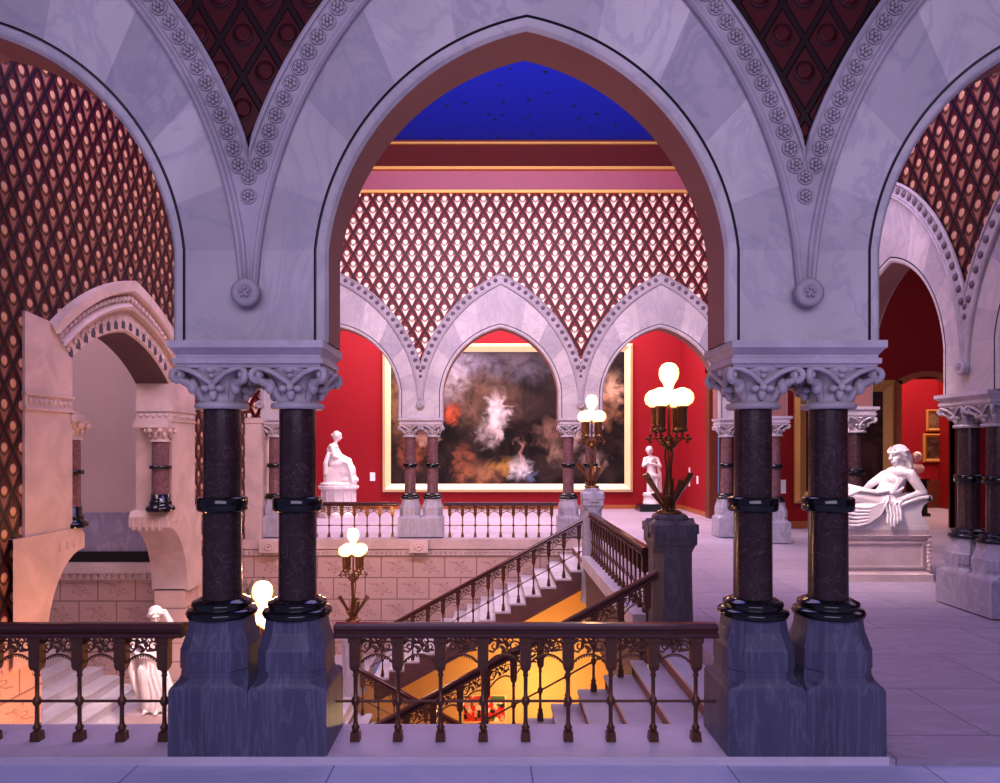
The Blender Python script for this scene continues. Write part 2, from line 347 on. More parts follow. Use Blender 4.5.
def arcade(name, side_bays, T, ztop, patmat, detail, half=.19, wallname='wall_near'):
    """side_bays: list of (centre u, half bay); local (u, n, z), n<0 faces the court/visitor"""
    w = MB(T); hoods = []
    for uc, hb in side_bays:
        k = hb/HB
        h = MB(T)
        for sg in (-1, 1):
            X = lambda u: uc + sg*u*k
            # reveal + groove swept along jamb and arch
            def sweep(prof, mis, tone=.5):
                curves = [[(intr(o)[0][0], AB-SP)] + intr(o) for o, n in prof]
                for a in range(len(prof)-1):
                    for i in range(len(curves[0])-1):
                        p, q = curves[a], curves[a+1]
                        w.quad((X(p[i][0]),prof[a][1],SP+p[i][1]), (X(p[i+1][0]),prof[a][1],SP+p[i+1][1]),
                               (X(q[i+1][0]),prof[a+1][1],SP+q[i+1][1]), (X(q[i][0]),prof[a+1][1],SP+q[i][1]), mis[a], tone)
            sweep([(0,half-.03),(0,-half+.03)], [2])
            for s2 in (-1, 1):
                e = s2*half
                sweep([(0,e-s2*.03),(.018,e-s2*.006),(.03,e),(.066,e),(.069,e-s2*.02),(.080,e-s2*.02),(.083,e)], [0,0,0,3,3,3], .62)
                g = intr(.083); hi = hoodc(HR); g0 = g[0][0]
                # jamb stones
                rnd = random.Random(int(uc*31)+sg)
                w.quad((X(g0),e,AB), (X(HB),e,AB), (X(HB),e,SP), (X(g0),e,SP), 0, .55)
                nb = 6; cuts = [0, .14, .34, .55, .78, 1.01]
                tones = [.35, .62, .2, .8, .4, .7]
                if sg > 0: tones = [.3, .72, .1, .85, .35, .7]
                for i in range(36):
                    t = (i+.5)/36; b = sum(1 for c_ in cuts if c_ <= t)-1
                    w.quad((X(g[i][0]),e,SP+g[i][1]), (X(g[i+1][0]),e,SP+g[i+1][1]), (X(hi[i+1][0]),e,SP+hi[i+1][1]), (X(hi[i][0]),e,SP+hi[i][1]), 0, tones[b])
                ho = hoodc(HR+.21)
                e2 = e - s2*.015
                for i in range(36):
                    if abs(ho[i][0]-ho[i+1][0]) < 1e-6: continue
                    w.quad((X(ho[i][0]),e2,SP+ho[i][1]), (X(ho[i+1][0]),e2,SP+ho[i+1][1]), (X(ho[i+1][0]),e2,ztop), (X(ho[i][0]),e2,ztop), 1, .5)
                # hood mould
                for a in range(len(HOODP)-1):
                    r0, n0 = HOODP[a]; r1, n1 = HOODP[a+1]
                    c0, c1 = hoodc(HR+r0), hoodc(HR+r1)
                    q0, q1 = [p[0] >= HB-1e-6 for p in c0], [p[0] >= HB-1e-6 for p in c1]
                    lo0, lo1 = min(HB, c0[0][0]+.022), min(HB, c1[0][0]+.022)
                    c0 = [(lo0, -.24)] + c0; c1 = [(lo1, -.24)] + c1; q0 = [lo0 >= HB-1e-6]+q0; q1 = [lo1 >= HB-1e-6]+q1
                    F = lambda q, n: e + s2*(.018 if q else -n)
                    for i in range(37):
                        A, B, Cc, D = c0[i], c0[i+1], c1[i+1], c1[i]
                        vs = [(X(A[0]),F(q0[i],n0),SP+A[1]), (X(B[0]),F(q0[i+1],n0),SP+B[1]), (X(Cc[0]),F(q1[i+1],n1),SP+Cc[1]), (X(D[0]),F(q1[i],n1),SP+D[1])]
                        h.quad(*vs, 0, .5)
                if s2 < 0 and detail:
                    R = HR+.119; th = math.acos(HC/R); step = (.106 if detail > 1 else .16)/R
                    t = math.asin(.60/R) if detail > 1 else .2
                    t = math.asin((.50+HS)/R)
                    while t < th-.01:
                        u = R*math.cos(t)-HC
                        if u < HB-.052: rosette(h, X(u), SP+R*math.sin(t)-HS, e-.022, .049 if detail > 1 else .06, detail > 1)
                        t += step
                    if sg > 0:
                        for zz in (.315, .43): rosette(h, X(HB), SP+zz, e-.022, .046, detail > 1)
                if sg > 0 or (uc == side_bays[0][0]):
                    # boss at the foot of the stem
                    prof = [(.055,0),(.075,.012),(.08,.03),(.072,.05),(.082,.062),(.085,.078),(.07,.092),(.045,.094),(.04,.086),(.001,.09)]
                    ub, zb = X(HB), SP-.27; rr = []
                    for r, d in prof: rr.append([(ub+r*math.cos(2*PI*j/20), e+s2*d, zb+r*math.sin(2*PI*j/20)) for j in range(20)])
                    h.rings(rr, 0, False, True)
                    for j in range(5):
                        a_ = 2*PI*j/5+.3; h.ell((ub+.022*math.cos(a_), e+s2*.092, zb+.022*math.sin(a_)), (.012,.014,.012), seg=6, lat=4)
        hoods.append(h)
    o = struct(w, wallname, [M['marble'], patmat, M['soffit'], M['groove']])
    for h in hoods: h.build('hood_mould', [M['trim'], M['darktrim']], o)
    return o
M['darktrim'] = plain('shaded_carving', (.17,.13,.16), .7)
M['groove'] = plain('dark_joint_and_slot_shade', (.10,.085,.11), .7)
M['grey_groove'] = M['groove']

YN, YF, XL, XR = 4.4, 14.77, -5.03, 5.6
NB = [(-3.095,HB),(.22,HB),(3.535,HB)]
PX = [-4.7525,-1.4375,1.8775,5.1925]
CEIL = 8.08
arcade('near', NB, lambda p: (p.x, YN+p.y, p.z), CEIL, M['pat_unlit'], 2, wallname='wall_near')
arcade('far', NB, lambda p: (p.x, YF+p.y, p.z), 7.20, M['pat_x'], 1, wallname='wall_far')
PY = [8.0, 11.05, 14.1]
RB = [(6.1,1.9),(9.525,1.525),(12.575,1.525)]
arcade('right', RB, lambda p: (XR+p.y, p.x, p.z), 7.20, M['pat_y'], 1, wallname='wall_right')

# ------------------------------------------------------------------ paired columns
def capital_mb(big=True):
    m = MB()
    m.lathe([(.15,2.115),(.16,2.122),(.163,2.138),(.155,2.152),(.125,2.158),(.122,2.18),(.128,2.22),(.15,2.28),(.19,2.335),(.215,2.36),(.2,2.362)], 28)
    # corner volutes
    for sx in (-1,1):
        for sy in (-1,1):
            pts = []
            for i in range(15):
                t = i/14; a = -PI*.5 + t*PI*2.3; r = .04*(1-.62*t)
                d = .255 + r*math.cos(a)
                pts.append((sx*d*.707*1.06, sy*d*.707*1.06, 2.315 + r*math.sin(a)))
            m.tube(pts, [.022-.008*i/14 for i in range(15)], 6)
            m.ell((sx*.185,sy*.185,2.315), (.022,.022,.022), seg=8, lat=5)
            # leaf stalk below the volute
            m.tube([(sx*.085,sy*.085,2.165),(sx*.105,sy*.105,2.22),(sx*.14,sy*.14,2.265),(sx*.19,sy*.19,2.285)], [.02,.028,.03,.018], 6)
            m.ell((sx*.13,sy*.13,2.25), (.035,.035,.05), (0,0,0), 8, 6)
    for q in range(4):
        A = Matrix.Rotation(q*PI/2, 3, 'Z')
        def R(p): return A @ Vector(p)
        # ribbons from the mid face sweeping up to the corners
        for sx in (-1,1):
            m.tube([R(p) for p in ((0,-.165,2.255),(sx*.035,-.178,2.285),(sx*.09,-.2,2.325),(sx*.15,-.212,2.348),(sx*.195,-.205,2.352))], [.012,.016,.016,.015,.01], 6)
            m.tube([R(p) for p in ((0,-.155,2.27),(sx*.04,-.17,2.305),(sx*.09,-.19,2.338),(sx*.13,-.2,2.353))], .008, 5)
            m.ell(R((sx*.045,-.155,2.235)), (.03,.03,.022), (0,0,q*PI/2), 8, 5)
        m.ell(R((0,-.17,2.243)), (.026,.026,.026), None, 8, 6)
        m.ell(R((0,-.148,2.205)), (.026,.022,.04), None, 8, 6)
        m.ell(R((0,-.19,2.345)), (.035,.03,.022), None, 8, 6)
        m.ell(R((.0,-.17,2.315)), (.02,.02,.02), None, 8, 6)
    return m
def pedestal_mb():
    m = MB()
    for sx in (-1, 1):
        c = (sx*.235, 0)
        m.octs([(.05,.236,.235,0),(.43,.234,.232,0.0),(.45,.228,.228,.018),(.475,.212,.215,.07),(.50,.206,.208,.085),(.535,.204,.206,.086),(.545,.206,.208,.074),(.66,.204,.206,.072),(.672,.2,.2,.076),(.765,.175,.175,.072),(.835,.168,.168,.07)], 0, c)
        # broach stops
        for bx in (-1,1):
            m.ell((sx*.235+bx*.205,-.2,.44), (.03,.03,.022), None, 8, 6)
            m.ell((sx*.235+bx*.205,.2,.44), (.03,.03,.022), None, 8, 6)
    m.octs([(.05,.05,.2,0),(.40,.05,.2,.0)])
    return m
base_mb = MB(); base_mb.lathe([(.175,.83),(.205,.838),(.214,.858),(.205,.878),(.18,.885),(.172,.893),(.182,.905),(.178,.925),(.155,.932),(.148,.94),(.13,.946)], 32)
shaft_mb = MB(); shaft_mb.lathe([(.117,.94),(.114,1.5),(.111,2.12)], 32)
col_mb = MB(); col_mb.lathe([(.12,1.482),(.142,1.484),(.152,1.494),(.152,1.562),(.142,1.572),(.12,1.574)], 32)
aba_mb = MB(); aba_mb.rects([(2.355,.425,.205),(2.375,.43,.215),(2.378,.445,.23),(2.41,.445,.23),(2.414,.43,.215),(2.43,.432,.217),(2.462,.448,.262),(2.466,.457,.270),(2.51,.457,.270)])
MESH = {'pedestal': pedestal_mb().mesh('pedestal', M['plinth']), 'pedestal_pale': pedestal_mb().mesh('pedestal', M['pale_plinth']),
        'column_base': base_mb.mesh('column_base', M['black']), 'column_shaft': shaft_mb.mesh('column_shaft', M['shaft']),
        'column_shaft_rose': shaft_mb.mesh('column_shaft', M['rose_shaft']),
        'shaft_collar': col_mb.mesh('shaft_collar', M['black']), 'capital': capital_mb().mesh('capital', M['capital']), 'abacus': aba_mb.mesh('abacus', M['abacus'])}
def pair(loc, rotz, label, group, pale=False, rose=False, cols=(-.235,.235)):
    t = thing('column_pair', label, 'column', loc, rotz, group)
    inst(MESH['pedestal_pale' if pale else 'pedestal'], 'pedestal', t)
    for sx in cols:
        c = inst(MESH['column_shaft_rose' if rose else 'column_shaft'], 'column_shaft', t, (sx,0,0))
        inst(MESH['column_base'], 'column_base', t, (sx,0,0)); inst(MESH['shaft_collar'], 'shaft_collar', c)
        inst(MESH['capital'], 'capital', t, (sx,0,0))
    inst(MESH['abacus'], 'abacus', t)
    return t
pair((PX[1],YN,0), 0, 'nearest pair of dark columns on blue-grey stone base, left of the central arch', 'near arcade columns')
pair((PX[2],YN,0), 0, 'nearest pair of dark columns on blue-grey stone base, right of the central arch', 'near arcade columns')
pair((PX[1],YF,0), 0, 'small distant pair of red columns in front of the left part of the huge painting', 'far arcade columns', True, True)
pair((PX[2],YF,0), 0, 'distant red column pair just behind the farther lit lamp', 'far arcade columns', True, True)
pair((PX[3],YF,0), 0, 'distant corner columns seen left of the nearer right column pair, facing the stairwell', 'far arcade columns', True, True)
pair((PX[0],YF,0), 0, 'distant columns in the left corner, partly hidden behind the nearest left column', 'far arcade columns', True, True, (.235,))
m = MB(); m.box(XL, PX[0]+.06, YF-.32, YF+.3, .0, AB); m.box(XL, PX[0]+.10, YF-.34, YF+.3, 2.40, 2.47); struct(m, 'wall_far_corner', M['cream'])
m = MB(); m.box(XL, PX[0]+.02, YF-.175, YF+.175, AB, 7.2); struct(m, 'wall_far_corner_upper', M['pat_x'])
pair((XR,PY[0],0), PI/2, 'column pair on pale stone base at the right edge of the view', 'side arcade columns', True)
pair((XR,PY[1],0), PI/2, 'column pair behind the reclining statue, mostly hidden by the nearest right column', 'side arcade columns', True, False)
pair((XR,PY[2]-.0,0), PI/2, 'pale-lit columns just left of the large gold-framed portrait', 'side arcade columns', True, True)

# ------------------------------------------------------------------ floors, curbs
def flr(name, x0, x1, y0, y1, z, mat, th=.12):
    m = MB(); m.box(x0, x1, y0, y1, z-th, z); return struct(m, name, mat)
flr('floor', -9, 14, -3, 4.16, 0, M['floor_near'])
flr('floor', 1.97, 14, 4.66, 22.2, .035, M['floor'], .2)
flr('floor', -8.5, 1.97, 14.46, 22.2, .03, M['floor'], .2)
m = MB(); m.box(-9, 2.36, 4.16, 4.66, -.3, .05); struct(m, 'trim_1', M['curb'])
m = MB(); m.box(2.36, 14, 4.16, 4.66, -.3, .04); struct(m, 'floor', M['floor'])
# lower landing, ground floor, well walls
LZ = -2.33
flr('floor', XL-.1, -2.3, 4.66, 14.45, LZ, M['tread'], .15)
flr('floor', -3, 6, 4.66, 14.45, -4.7, M['ochre'], .1)
# far side of the well: fascia, dentils and tiled wall
m = MB()
m.box(XL, 1.97, 14.30, 14.46, -.16, .032); m.box(XL, 1.97, 14.36, 14.46, -.30, -.16)
for i in range(70):
    x = XL + .05 + i*.1
    if x < 1.9: m.box(x, x+.055, 14.32, 14.37, -.295, -.22)
m.box(XL, 1.97, 14.33, 14.37, -.22, -.19)
struct(m, 'trim_2', M['cream'])
m = MB(); m.box(XL, 1.97, 14.385, 14.48, LZ-.1, -.30); struct(m, 'wall_far_lower', M['tile_x'])
m = MB(); m.prism([(-3,-4.7),(6,-4.7),(6,-.6),(1.97,-.6),(-2.3,-2.75),(-3,-2.75)], 14.37, 14.48); struct(m, 'wall_far_basement', M['yellow'])
for x in (PX[0]+.3, PX[1]-.0):
    m = MB(); m.box(-.19,.19,-.17,.0,-.22,.03); m.lathe([(.085,0),(.085,.02),(.06,.02),(.05,.006),(.03,.006),(.03,.018),(.001,.022)], 16)
    # rotate the disc to face forward
    for i in range(8, len(m.v)):
        v = m.v[i]; m.v[i] = Vector((v.x, -.17 - v.z, v.y-.09))
    o = m.build('fascia_block', M['cream'], None, (x,14.33,0))
    tag(o, 'carved stone block with round hole on the ledge, ' + ('below the left corner columns' if x < -3 else 'below the distant middle columns'), 'stone block', 'ledge blocks')
# landing edge at the stair head
m = MB(); m.box(1.56, 1.97, 7.70, 11.93, -.12, .06); struct(m, 'trim_3', M['tread'])
m = MB(); m.box(1.63, 1.95, 7.68, 11.94, -1.15, -.12); m.box(1.59, 1.95, 7.68, 11.94, -.2, -.12); struct(m, 'trim_4', M['fascia'])
m = MB(); m.box(3.4, 3.5, 4.66, 14.45, -4.7, -.2); struct(m, 'wall_basement_right', M['yellow'])
m = MB(); m.box(XL, 3.5, 4.56, 4.66, -4.7, -.28); struct(m, 'wall_near_lower', M['tile_x'])

# ------------------------------------------------------------------ balustrades
def bal_mb(hh=.65, sh=0.):
    m = MB(); k = hh/.65
    m.rects([(0,.030,.030),(.055*k,.027,.027),(.062*k,.016,.016)])
    m.lathe([(.016,.06*k),(.024,.075*k),(.026,.085*k),(.015,.1*k),(.013,.12*k),(.0125,.215*k),(.02,.222*k),(.027,.24*k),(.027,.25*k),(.02,.268*k),(.0125,.275*k),(.0125,.40*k),(.02,.405*k),(.014,.415*k),(.016,.43*k),(.028,.445*k)], 10)
    m.rects([(.445*k,.026,.026),(.47*k,.033,.033),(.615*k,.034,.034),(.62*k,.041,.041),(.655*k,.041,.041)])
    return m
def scroll_mb(w=.195, hh=.65, slope=0.):
    m = MB(); z0 = .545*hh/.65; z1 = .645*hh/.65
    def S(p): return (p[0], p[1], p[2]+slope*p[0])
    P = lambda u, v: S((u*w/2, 0, z0 + v*(z1-z0)))
    arc = [S((-w/2 + w*i/12, 0, z0-.06 + .052*math.sin(PI*i/12)**.7)) for i in range(13)]
    m.tube(arc, .0065, 5)
    for i in range(1,12): m.ell((arc[i][0], 0, arc[i][2]-.010), (.006,.006,.007), None, 5, 3)
    def spiral(cu, cv, r, a0, turns, dirn=1, n=14, rr=.0062):
        pts = []
        for i in range(n+1):
            t = i/n; a = a0 + dirn*turns*2*PI*t; q = r*(1-.7*t)
            pts.append(S((cu*w/2+q*math.cos(a), 0, z0+cv*(z1-z0)+q*math.sin(a))))
        m.tube(pts, [rr*(1-.3*i/n) for i in range(n+1)], 5)
    spiral(-.62, .45, .036, PI*.9, 1.2, -1); spiral(.66, .42, .036, 0, 1.25, 1); spiral(.40,.78,.022,PI,1.0,-1)
    m.tube([P(-1,.15), P(-.72,.05), P(-.5,.3), P(-.42,.95)], .007, 5); m.tube([P(-.1,.95), P(.1,.5), P(.28,.1), P(.95,.2)], .007, 5)
    for u,v,a in ((-.12,.35,.5),(.02,.7,-.4),(-.3,.72,.9),(.22,.55,1.2),(-.02,.15,-.7),(.5,.2,.3),(-.85,.75,-.5)):
        m.ell(P(u,v), (.021,.006,.012), (0,a,0), 6, 4)
    return m
def handrail_mb(L, slope=0., z=.65, w=1.):
    prof = [(-.055,0),(-.070,.010),(-.072,.020),(-.066,.030),(-.040,.034),(-.040,.042),(-.052,.048),(-.058,.062),(-.050,.076),(-.022,.084),(.022,.084),(.050,.076),(.058,.062),(.052,.048),(.040,.042),(.040,.034),(.066,.030),(.072,.020),(.070,.010),(.055,0)]
    m = MB(); m.rings([[(x, y*w, z+zz+slope*x) for y, zz in prof] for x in (-L/2, L/2)], 0, True, False)
    return m
BALM = bal_mb().mesh('baluster', M['bronze'])
SCRM = scroll_mb().mesh('scroll_panel', M['bronze'])
def balustrade(p0, p1, n, label, margin, hh=.65, group='balustrades', metal='bronze', m1=None, thin=1.):
    """straight run from p0 to p1 (3D feet), n balusters; slopes when z differs"""
    p0, p1 = Vector(p0), Vector(p1); d = p1-p0; L = math.hypot(d.x, d.y); slope = d.z/L
    mid = (p0+p1)/2; m1 = margin if m1 is None else m1; span = L-margin-m1
    t = thing('balustrade', label, 'railing', mid, math.atan2(d.y, d.x), group)
    handrail_mb(L, slope, hh, thin).build('handrail', M['rail'], t)
    r = MB(); zr = .245*hh/.65
    r.tube([(-L/2,0,zr-slope*L/2),(L/2,0,zr+slope*L/2)], .0085, 6); r.build('rod', M[metal], t)
    if abs(slope) < .01 and abs(hh-.65) < .01 and metal == 'bronze': bm_, sm_ = BALM, SCRM
    else:
        bm_ = bal_mb(hh).mesh('baluster', M[metal]); sm_ = scroll_mb(span/(n-1)-.07, hh, slope).mesh('scroll_panel', M[metal])
    xs = [-L/2+margin + span*i/(n-1) for i in range(n)]
    for x in xs: inst(bm_, 'baluster', t, (x,0,slope*x))
    for a, b in zip(xs[:-1], xs[1:]): inst(sm_, 'scroll_panel', t, ((a+b)/2,0,slope*(a+b)/2))
    return t
ZC = .05
balustrade((-.965,YN,ZC), (1.41,YN,ZC), 9, 'nearest low railing with bronze balusters and dark wood handrail, under the central arch', .125)
balustrade((-4.28,YN,ZC), (-1.91,YN,ZC), 9, 'nearest low railing with bronze balusters at the left edge, left of the nearest columns', .125)
balustrade((-.965,14.70,.032), (1.41,14.70,.032), 9, 'distant railing under the large painting, right of the distant column pair', .125, metal='goldbronze')
balustrade((-4.28,14.70,.032), (-1.91,14.70,.032), 9, 'distant railing in front of the seated white statue', .125, metal='goldbronze')
balustrade((1.72,7.70,.06), (1.72,11.95,.06), 17, 'railing along the upper landing edge running between the two stone newel posts with lamps', .12)

# ------------------------------------------------------------------ stair flights
RISE, RUN, XT = LZ/-16, 4.27/16, 1.97
SL = RISE/RUN
def flight(label, y0, y1, top, n, dirn, side, strg=True, rise=RISE, run=RUN):
    """descends towards -x (dirn=-1) or +x (dirn=+1) from top (x, z)"""
    t = thing('stair_flight', label, 'stairs', (top[0], (y0+y1)/2, top[1]), 0, 'marble stair flights')
    hw = (y1-y0)/2
    for i in range(1, n):
        s = MB(); xa, xb = dirn*run*i, dirn*run*(i-1)
        x0, x1 = min(xa,xb), max(xa,xb); z = -rise*i
        n0, n1 = (x0-.022, x1) if dirn < 0 else (x0, x1+.022)
        s.box(n0, n1, -hw, hw, z-.035, z, 0)
        s.box(x0, x1, -hw, hw, z-rise-.02, z-.035, 1)
        s.build('step', [M['tread'], M['riser']], t)
    s = MB(); xe = dirn*run*(n-1)
    s.add([(0,-hw,-.2),(xe,-hw,-.2-rise*(n-1)),(xe,hw,-.2-rise*(n-1)),(0,hw,-.2),(0,-hw,-.34),(xe,-hw,-.34-rise*(n-1)),(xe,hw,-.34-rise*(n-1)),(0,hw,-.34)],
          [(0,1,2,3),(7,6,5,4),(0,4,5,1),(3,2,6,7),(1,5,6,2),(0,3,7,4)])
    s.build('underside', M['ochre'], t)
    if strg:
        for sd in side:
            yy0, yy1 = (-hw-.05, -hw+.08) if sd < 0 else (hw-.08, hw+.05)
            poly = [(0,0.012)]
            for i in range(1, n):
                poly += [(dirn*run*(i-1), -rise*i+.012), (dirn*run*i, -rise*i+.012)]
            poly += [(xe, -.42-rise*(n-1)), (0, -.42)]
            # split the saw tooth into convex pieces
            s = MB()
            for i in range(1, n):
                a, b = dirn*run*(i-1), dirn*run*i; z = -rise*i-.036
                s.prism([(a,z),(b,z),(b,-.42-rise*i),(a,-.42-rise*(i-1))], yy0, yy1)
            s.build('stringer', M['stringer'], t)
            b = MB(); e = yy0-.015 if sd < 0 else yy1+.015
            b.prism([(0,-.36),(xe,-.36-rise*(n-1)),(xe,-.43-rise*(n-1)),(0,-.43)], min(e,yy0), max(e,yy1)); b.build('string_moulding', M['stringer'], t)
    return t
flight('far white marble stair flight rising right below the distant railing', 12.385, 14.36, (XT,.03), 16, -1, (-1,))
flight('near marble stair flight with tan risers rising right behind the nearest railing', 4.70, 7.10, (XT,.03), 16, -1, (1,))
flight('lower central stair flight dropping right into the yellow-lit basement between the two upper flights', 7.50, 11.95, (-2.55,LZ), 15, 1, (-1,1))
def on(x): return .03 - SL*(XT-x) - RISE/2 + .004
balustrade((-2.119,12.44,on(-2.119)), (1.67,12.44,on(1.67)), 14, 'sloping railing on the far stair flight, rising from lower left to the farther newel post', .22, .78, m1=.10)
balustrade((-2.119,7.04,on(-2.119)), (1.67,7.04,on(1.67)), 14, 'sloping railing on the near stair flight, ending at the nearer newel post', .22, .78, m1=.10)
def dn(x): return LZ - SL*(x+2.55) - RISE/2 + .008
balustrade((-2.27,11.88,dn(-2.27)), (1.155,11.88,dn(1.155)), 13, 'sloping railing descending right, crossing below the far stair flight', .121, .68, m1=.10)
balustrade((-2.27,7.57,dn(-2.27)), (1.155,7.57,dn(1.155)), 13, 'lowest railing descending right beside the near stair flight, mostly hidden', .121, .68, m1=.10)

# ------------------------------------------------------------------ newel posts and lamps
def newel(loc, ztop, zbot, h, label, mat, depth=None):
    t = thing('newel_post', label, 'stone post', loc, 0, 'stone newel posts')
    s = MB(); d = depth or h
    s.octs([(zbot,h*1.05,d*1.05,.06),(zbot+.08,h*.98,d*.98,.07),(ztop-.62,h*.86,d*.86,.09),(ztop-.40,h*.86,d*.86,.09),(ztop-.33,h*.9,d*.9,.03),(ztop-.30,h*.98,d*.98,.02),(ztop-.17,h*.98,d*.98,.02)])
    s.build('shaft', mat, t)
    c = MB()
    c.octs([(ztop-.19,h*1.05,d*1.05,.03),(ztop-.10,h*1.05,d*1.05,.04),(ztop-.055,h*.72,d*.72,.08),(ztop-.05,h*.74,d*.74,.08),(ztop-.02,h*.70,d*.70,.08),(ztop,h*.6,d*.6,.08)])
    for q in range(4):           # little gables on the four faces of the cap
        A = Matrix.Rotation(q*PI/2, 3, 'Z'); b = len(c.v)
        g = h*1.07 if q % 2 else d*1.07
        w_ = h*.45
        vs = [A @ Vector(p) for p in ((-w_,-g,ztop-.24),(w_,-g,ztop-.24),(w_,-g,ztop-.14),(0,-g,ztop-.05),(-w_,-g,ztop-.14),(-w_,0,ztop-.24),(w_,0,ztop-.24),(w_,0,ztop-.14),(0,0,ztop-.05),(-w_,0,ztop-.14))]
        c.add(vs, [(0,1,2,3,4),(9,8,7,6,5),(0,5,6,1),(1,6,7,2),(2,7,8,3),(3,8,9,4),(4,9,5,0)])
    c.build('cap', mat, t)
    return t
NW = [((1.90,7.44,0), 1.19, -1.2, .235, 'dark grey stone newel post nearest, carrying the largest lit lamp at the stair head', M['plinth_mid']),
      ((1.76,12.125,0), 1.21, -.75, .18, 'pale stone newel post at the top of the far stair flight', M['pale_plinth']),
      ((-2.36,12.14,0), -1.09, LZ, .20, 'pale stone newel post at the foot of the far stair flight, under the lit lamp', M['pale_plinth']),
      ((-2.36,7.3,0), -1.09, LZ, .20, 'stone newel post at the foot of the near flight, hidden behind the nearest columns', M['pale_plinth'])]
for a in NW: newel(*a)

def torchere(loc, label):
    t = thing('gas_lamp', label, 'lamp', loc, 0, 'lit globe lamps')
    s = MB()
    s.lathe([(.13,0),(.135,.015),(.11,.03),(.06,.045),(.035,.07)], 20)
    for i in range(3):
        a0 = 2*PI*i/3+.4
        s.tube([(.075*math.cos(a0),.075*math.sin(a0),.03),(.05*math.cos(a0),.05*math.sin(a0),.25),(.022*math.cos(a0),.022*math.sin(a0),.42),(.045*math.cos(a0),.045*math.sin(a0),.62),(.03*math.cos(a0),.03*math.sin(a0),.72)], .011, 6)
    s.tube([(0,0,.03),(0,0,1.2)], .013, 8)
    s.lathe([(.02,.66),(.06,.69),(.085,.72),(.06,.75),(.03,.77),(.045,.79),(.02,.83)], 16)
    s.build('stem', M['goldbronze'], t)
    for i in range(6):                      # calyx leaves at the foot
        a0 = 2*PI*i/6+.25; l = MB(); ca, sa = math.cos(a0), math.sin(a0)
        L_, W_ = (.24,.42) if i in (0,3) else ((.15,.36) if i % 2 else (.19,.20))
        if i in (0,3): ca, sa = (1 if i == 0 else -1), .1
        p = [(.02*ca,.02*sa,.04),(L_*.45*ca,L_*.45*sa,W_*.5),(L_*ca,L_*sa,W_)]
        wv = Vector((-sa,ca,0))
        ring = []
        for (x,y,z), w_ in zip(p, (.014,.05,.085 if i in (0,3) else .05)):
            c_ = Vector((x,y,z)); n_ = Vector((ca,sa,-.5)).normalized()
            ring.append([c_-wv*w_, c_-n_*w_*.35, c_+wv*w_, c_+n_*w_*.55])
        l.rings(ring, 0, True, False); l.build('calyx_leaf', M['goldbronze'], t)
    for q in range(4):                      # cross arms with trefoil tips
        A = Matrix.Rotation(q*PI/2+.12, 3, 'Z'); a = MB()
        a.tube([A @ Vector(p) for p in ((0,0,.79),(.1,0,.795),(.19,0,.79))], .010, 6)
        a.ell(A @ Vector((.215,0,.79)), (.02,.02,.02), None, 8, 6)
        for p in ((.235,0,.79),(.205,0,.825),(.205,0,.755)): a.ell(A @ Vector(p), (.018,.014,.018), None, 6, 4)
        for zz in (-1,1):
            pts = [A @ Vector((.06+.03*math.cos(k*.5)*1.0, 0, .74+zz*.0+.03*math.sin(k*.5)*zz)) for k in range(12)]
            a.tube(pts, .007, 5)
        a.build('arm', M['goldbronze'], t)
    gpos = []
    for q in range(4):
        a0 = q*PI/2 + PI/4; x, y = .158*math.cos(a0), .158*math.sin(a0)
        b = MB()
        b.lathe([(.012,.79),(.014,.85),(.05,.862),(.058,.872),(.058,.888),(.046,.895),(.043,.93),(.050,.94),(.052,1.10),(.060,1.108),(.060,1.125),(.04,1.13)], 14, (x,y,0))
        b.tube([(x*.35,y*.35,.74),(x*.8,y*.8,.76),(x,y,.80)], .009, 6)
        bo = b.build('burner', M['goldbronze'], t)
        g = MB(); g.lathe([(.05,1.125),(.07,1.135),(.108,1.165),(.122,1.21),(.112,1.26),(.075,1.30),(.02,1.32)], 18, (x,y,0)); g.build('globe', M['globe'], bo)
    g = MB(); g.lathe([(.03,1.20),(.04,1.31),(.06,1.37),(.094,1.42),(.107,1.475),(.10,1.53),(.066,1.575),(.02,1.59)], 18); g.build('globe', M['globe'], t)
    return t
LAMPS = [((1.89,7.44,1.19), 'largest lit lamp, five glowing globes on bronze stem, on the nearer newel post'),
         ((1.755,12.14,1.21), 'smaller lit lamp with glowing globes on the pale newel post before the big painting'),
         ((-2.36,12.14,-1.09), 'lit lamp in front of the tiled wall, right of the nearest left columns'),
         ((-2.36,7.3,-1.09), 'lit lamp glimpsed glowing between the two nearest left columns')]
t0 = torchere(*LAMPS[0])
for l, lab in LAMPS[1:]: dup(t0, l, .0, lab)

# ------------------------------------------------------------------ left wall with arched opening
YC = 9.75
w = MB()
def lq(y0, y1, z0, z1, mi=0): w.quad((XL,y0,z0),(XL,y1,z0),(XL,y1,z1),(XL,y0,z1), mi)
lq(4.5, 7.57, 0, 7.2); lq(11.93, 14.6, 0, 7.2)
hood_o = [(YC + sg*0, 0) for sg in (1,)]
def bow(a, h, n, k):
    L_ = math.hypot(a, h); nx, nz = h/L_, a/L_
    return [(a*(1-i/n)+nx*k*4*(i/n)*(1-i/n), h*i/n+nz*k*4*(i/n)*(1-i/n)) for i in range(n+1)]
ho = bow(1.75, .90, 16, .12)
for sg in (-1,1):
    for i in range(16):
        a, b = ho[i], ho[i+1]
        w.quad((XL,YC+sg*a[0],3.30+a[1]),(XL,YC+sg*b[0],3.30+b[1]),(XL,YC+sg*b[0],7.2),(XL,YC+sg*a[0],7.2))
    y0, y1 = YC+sg*1.75, YC+sg*2.18
    w.quad((XL,y0,3.30),(XL,y1,3.30),(XL,y1,7.2),(XL,y0,7.2))
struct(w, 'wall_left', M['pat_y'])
w = MB()
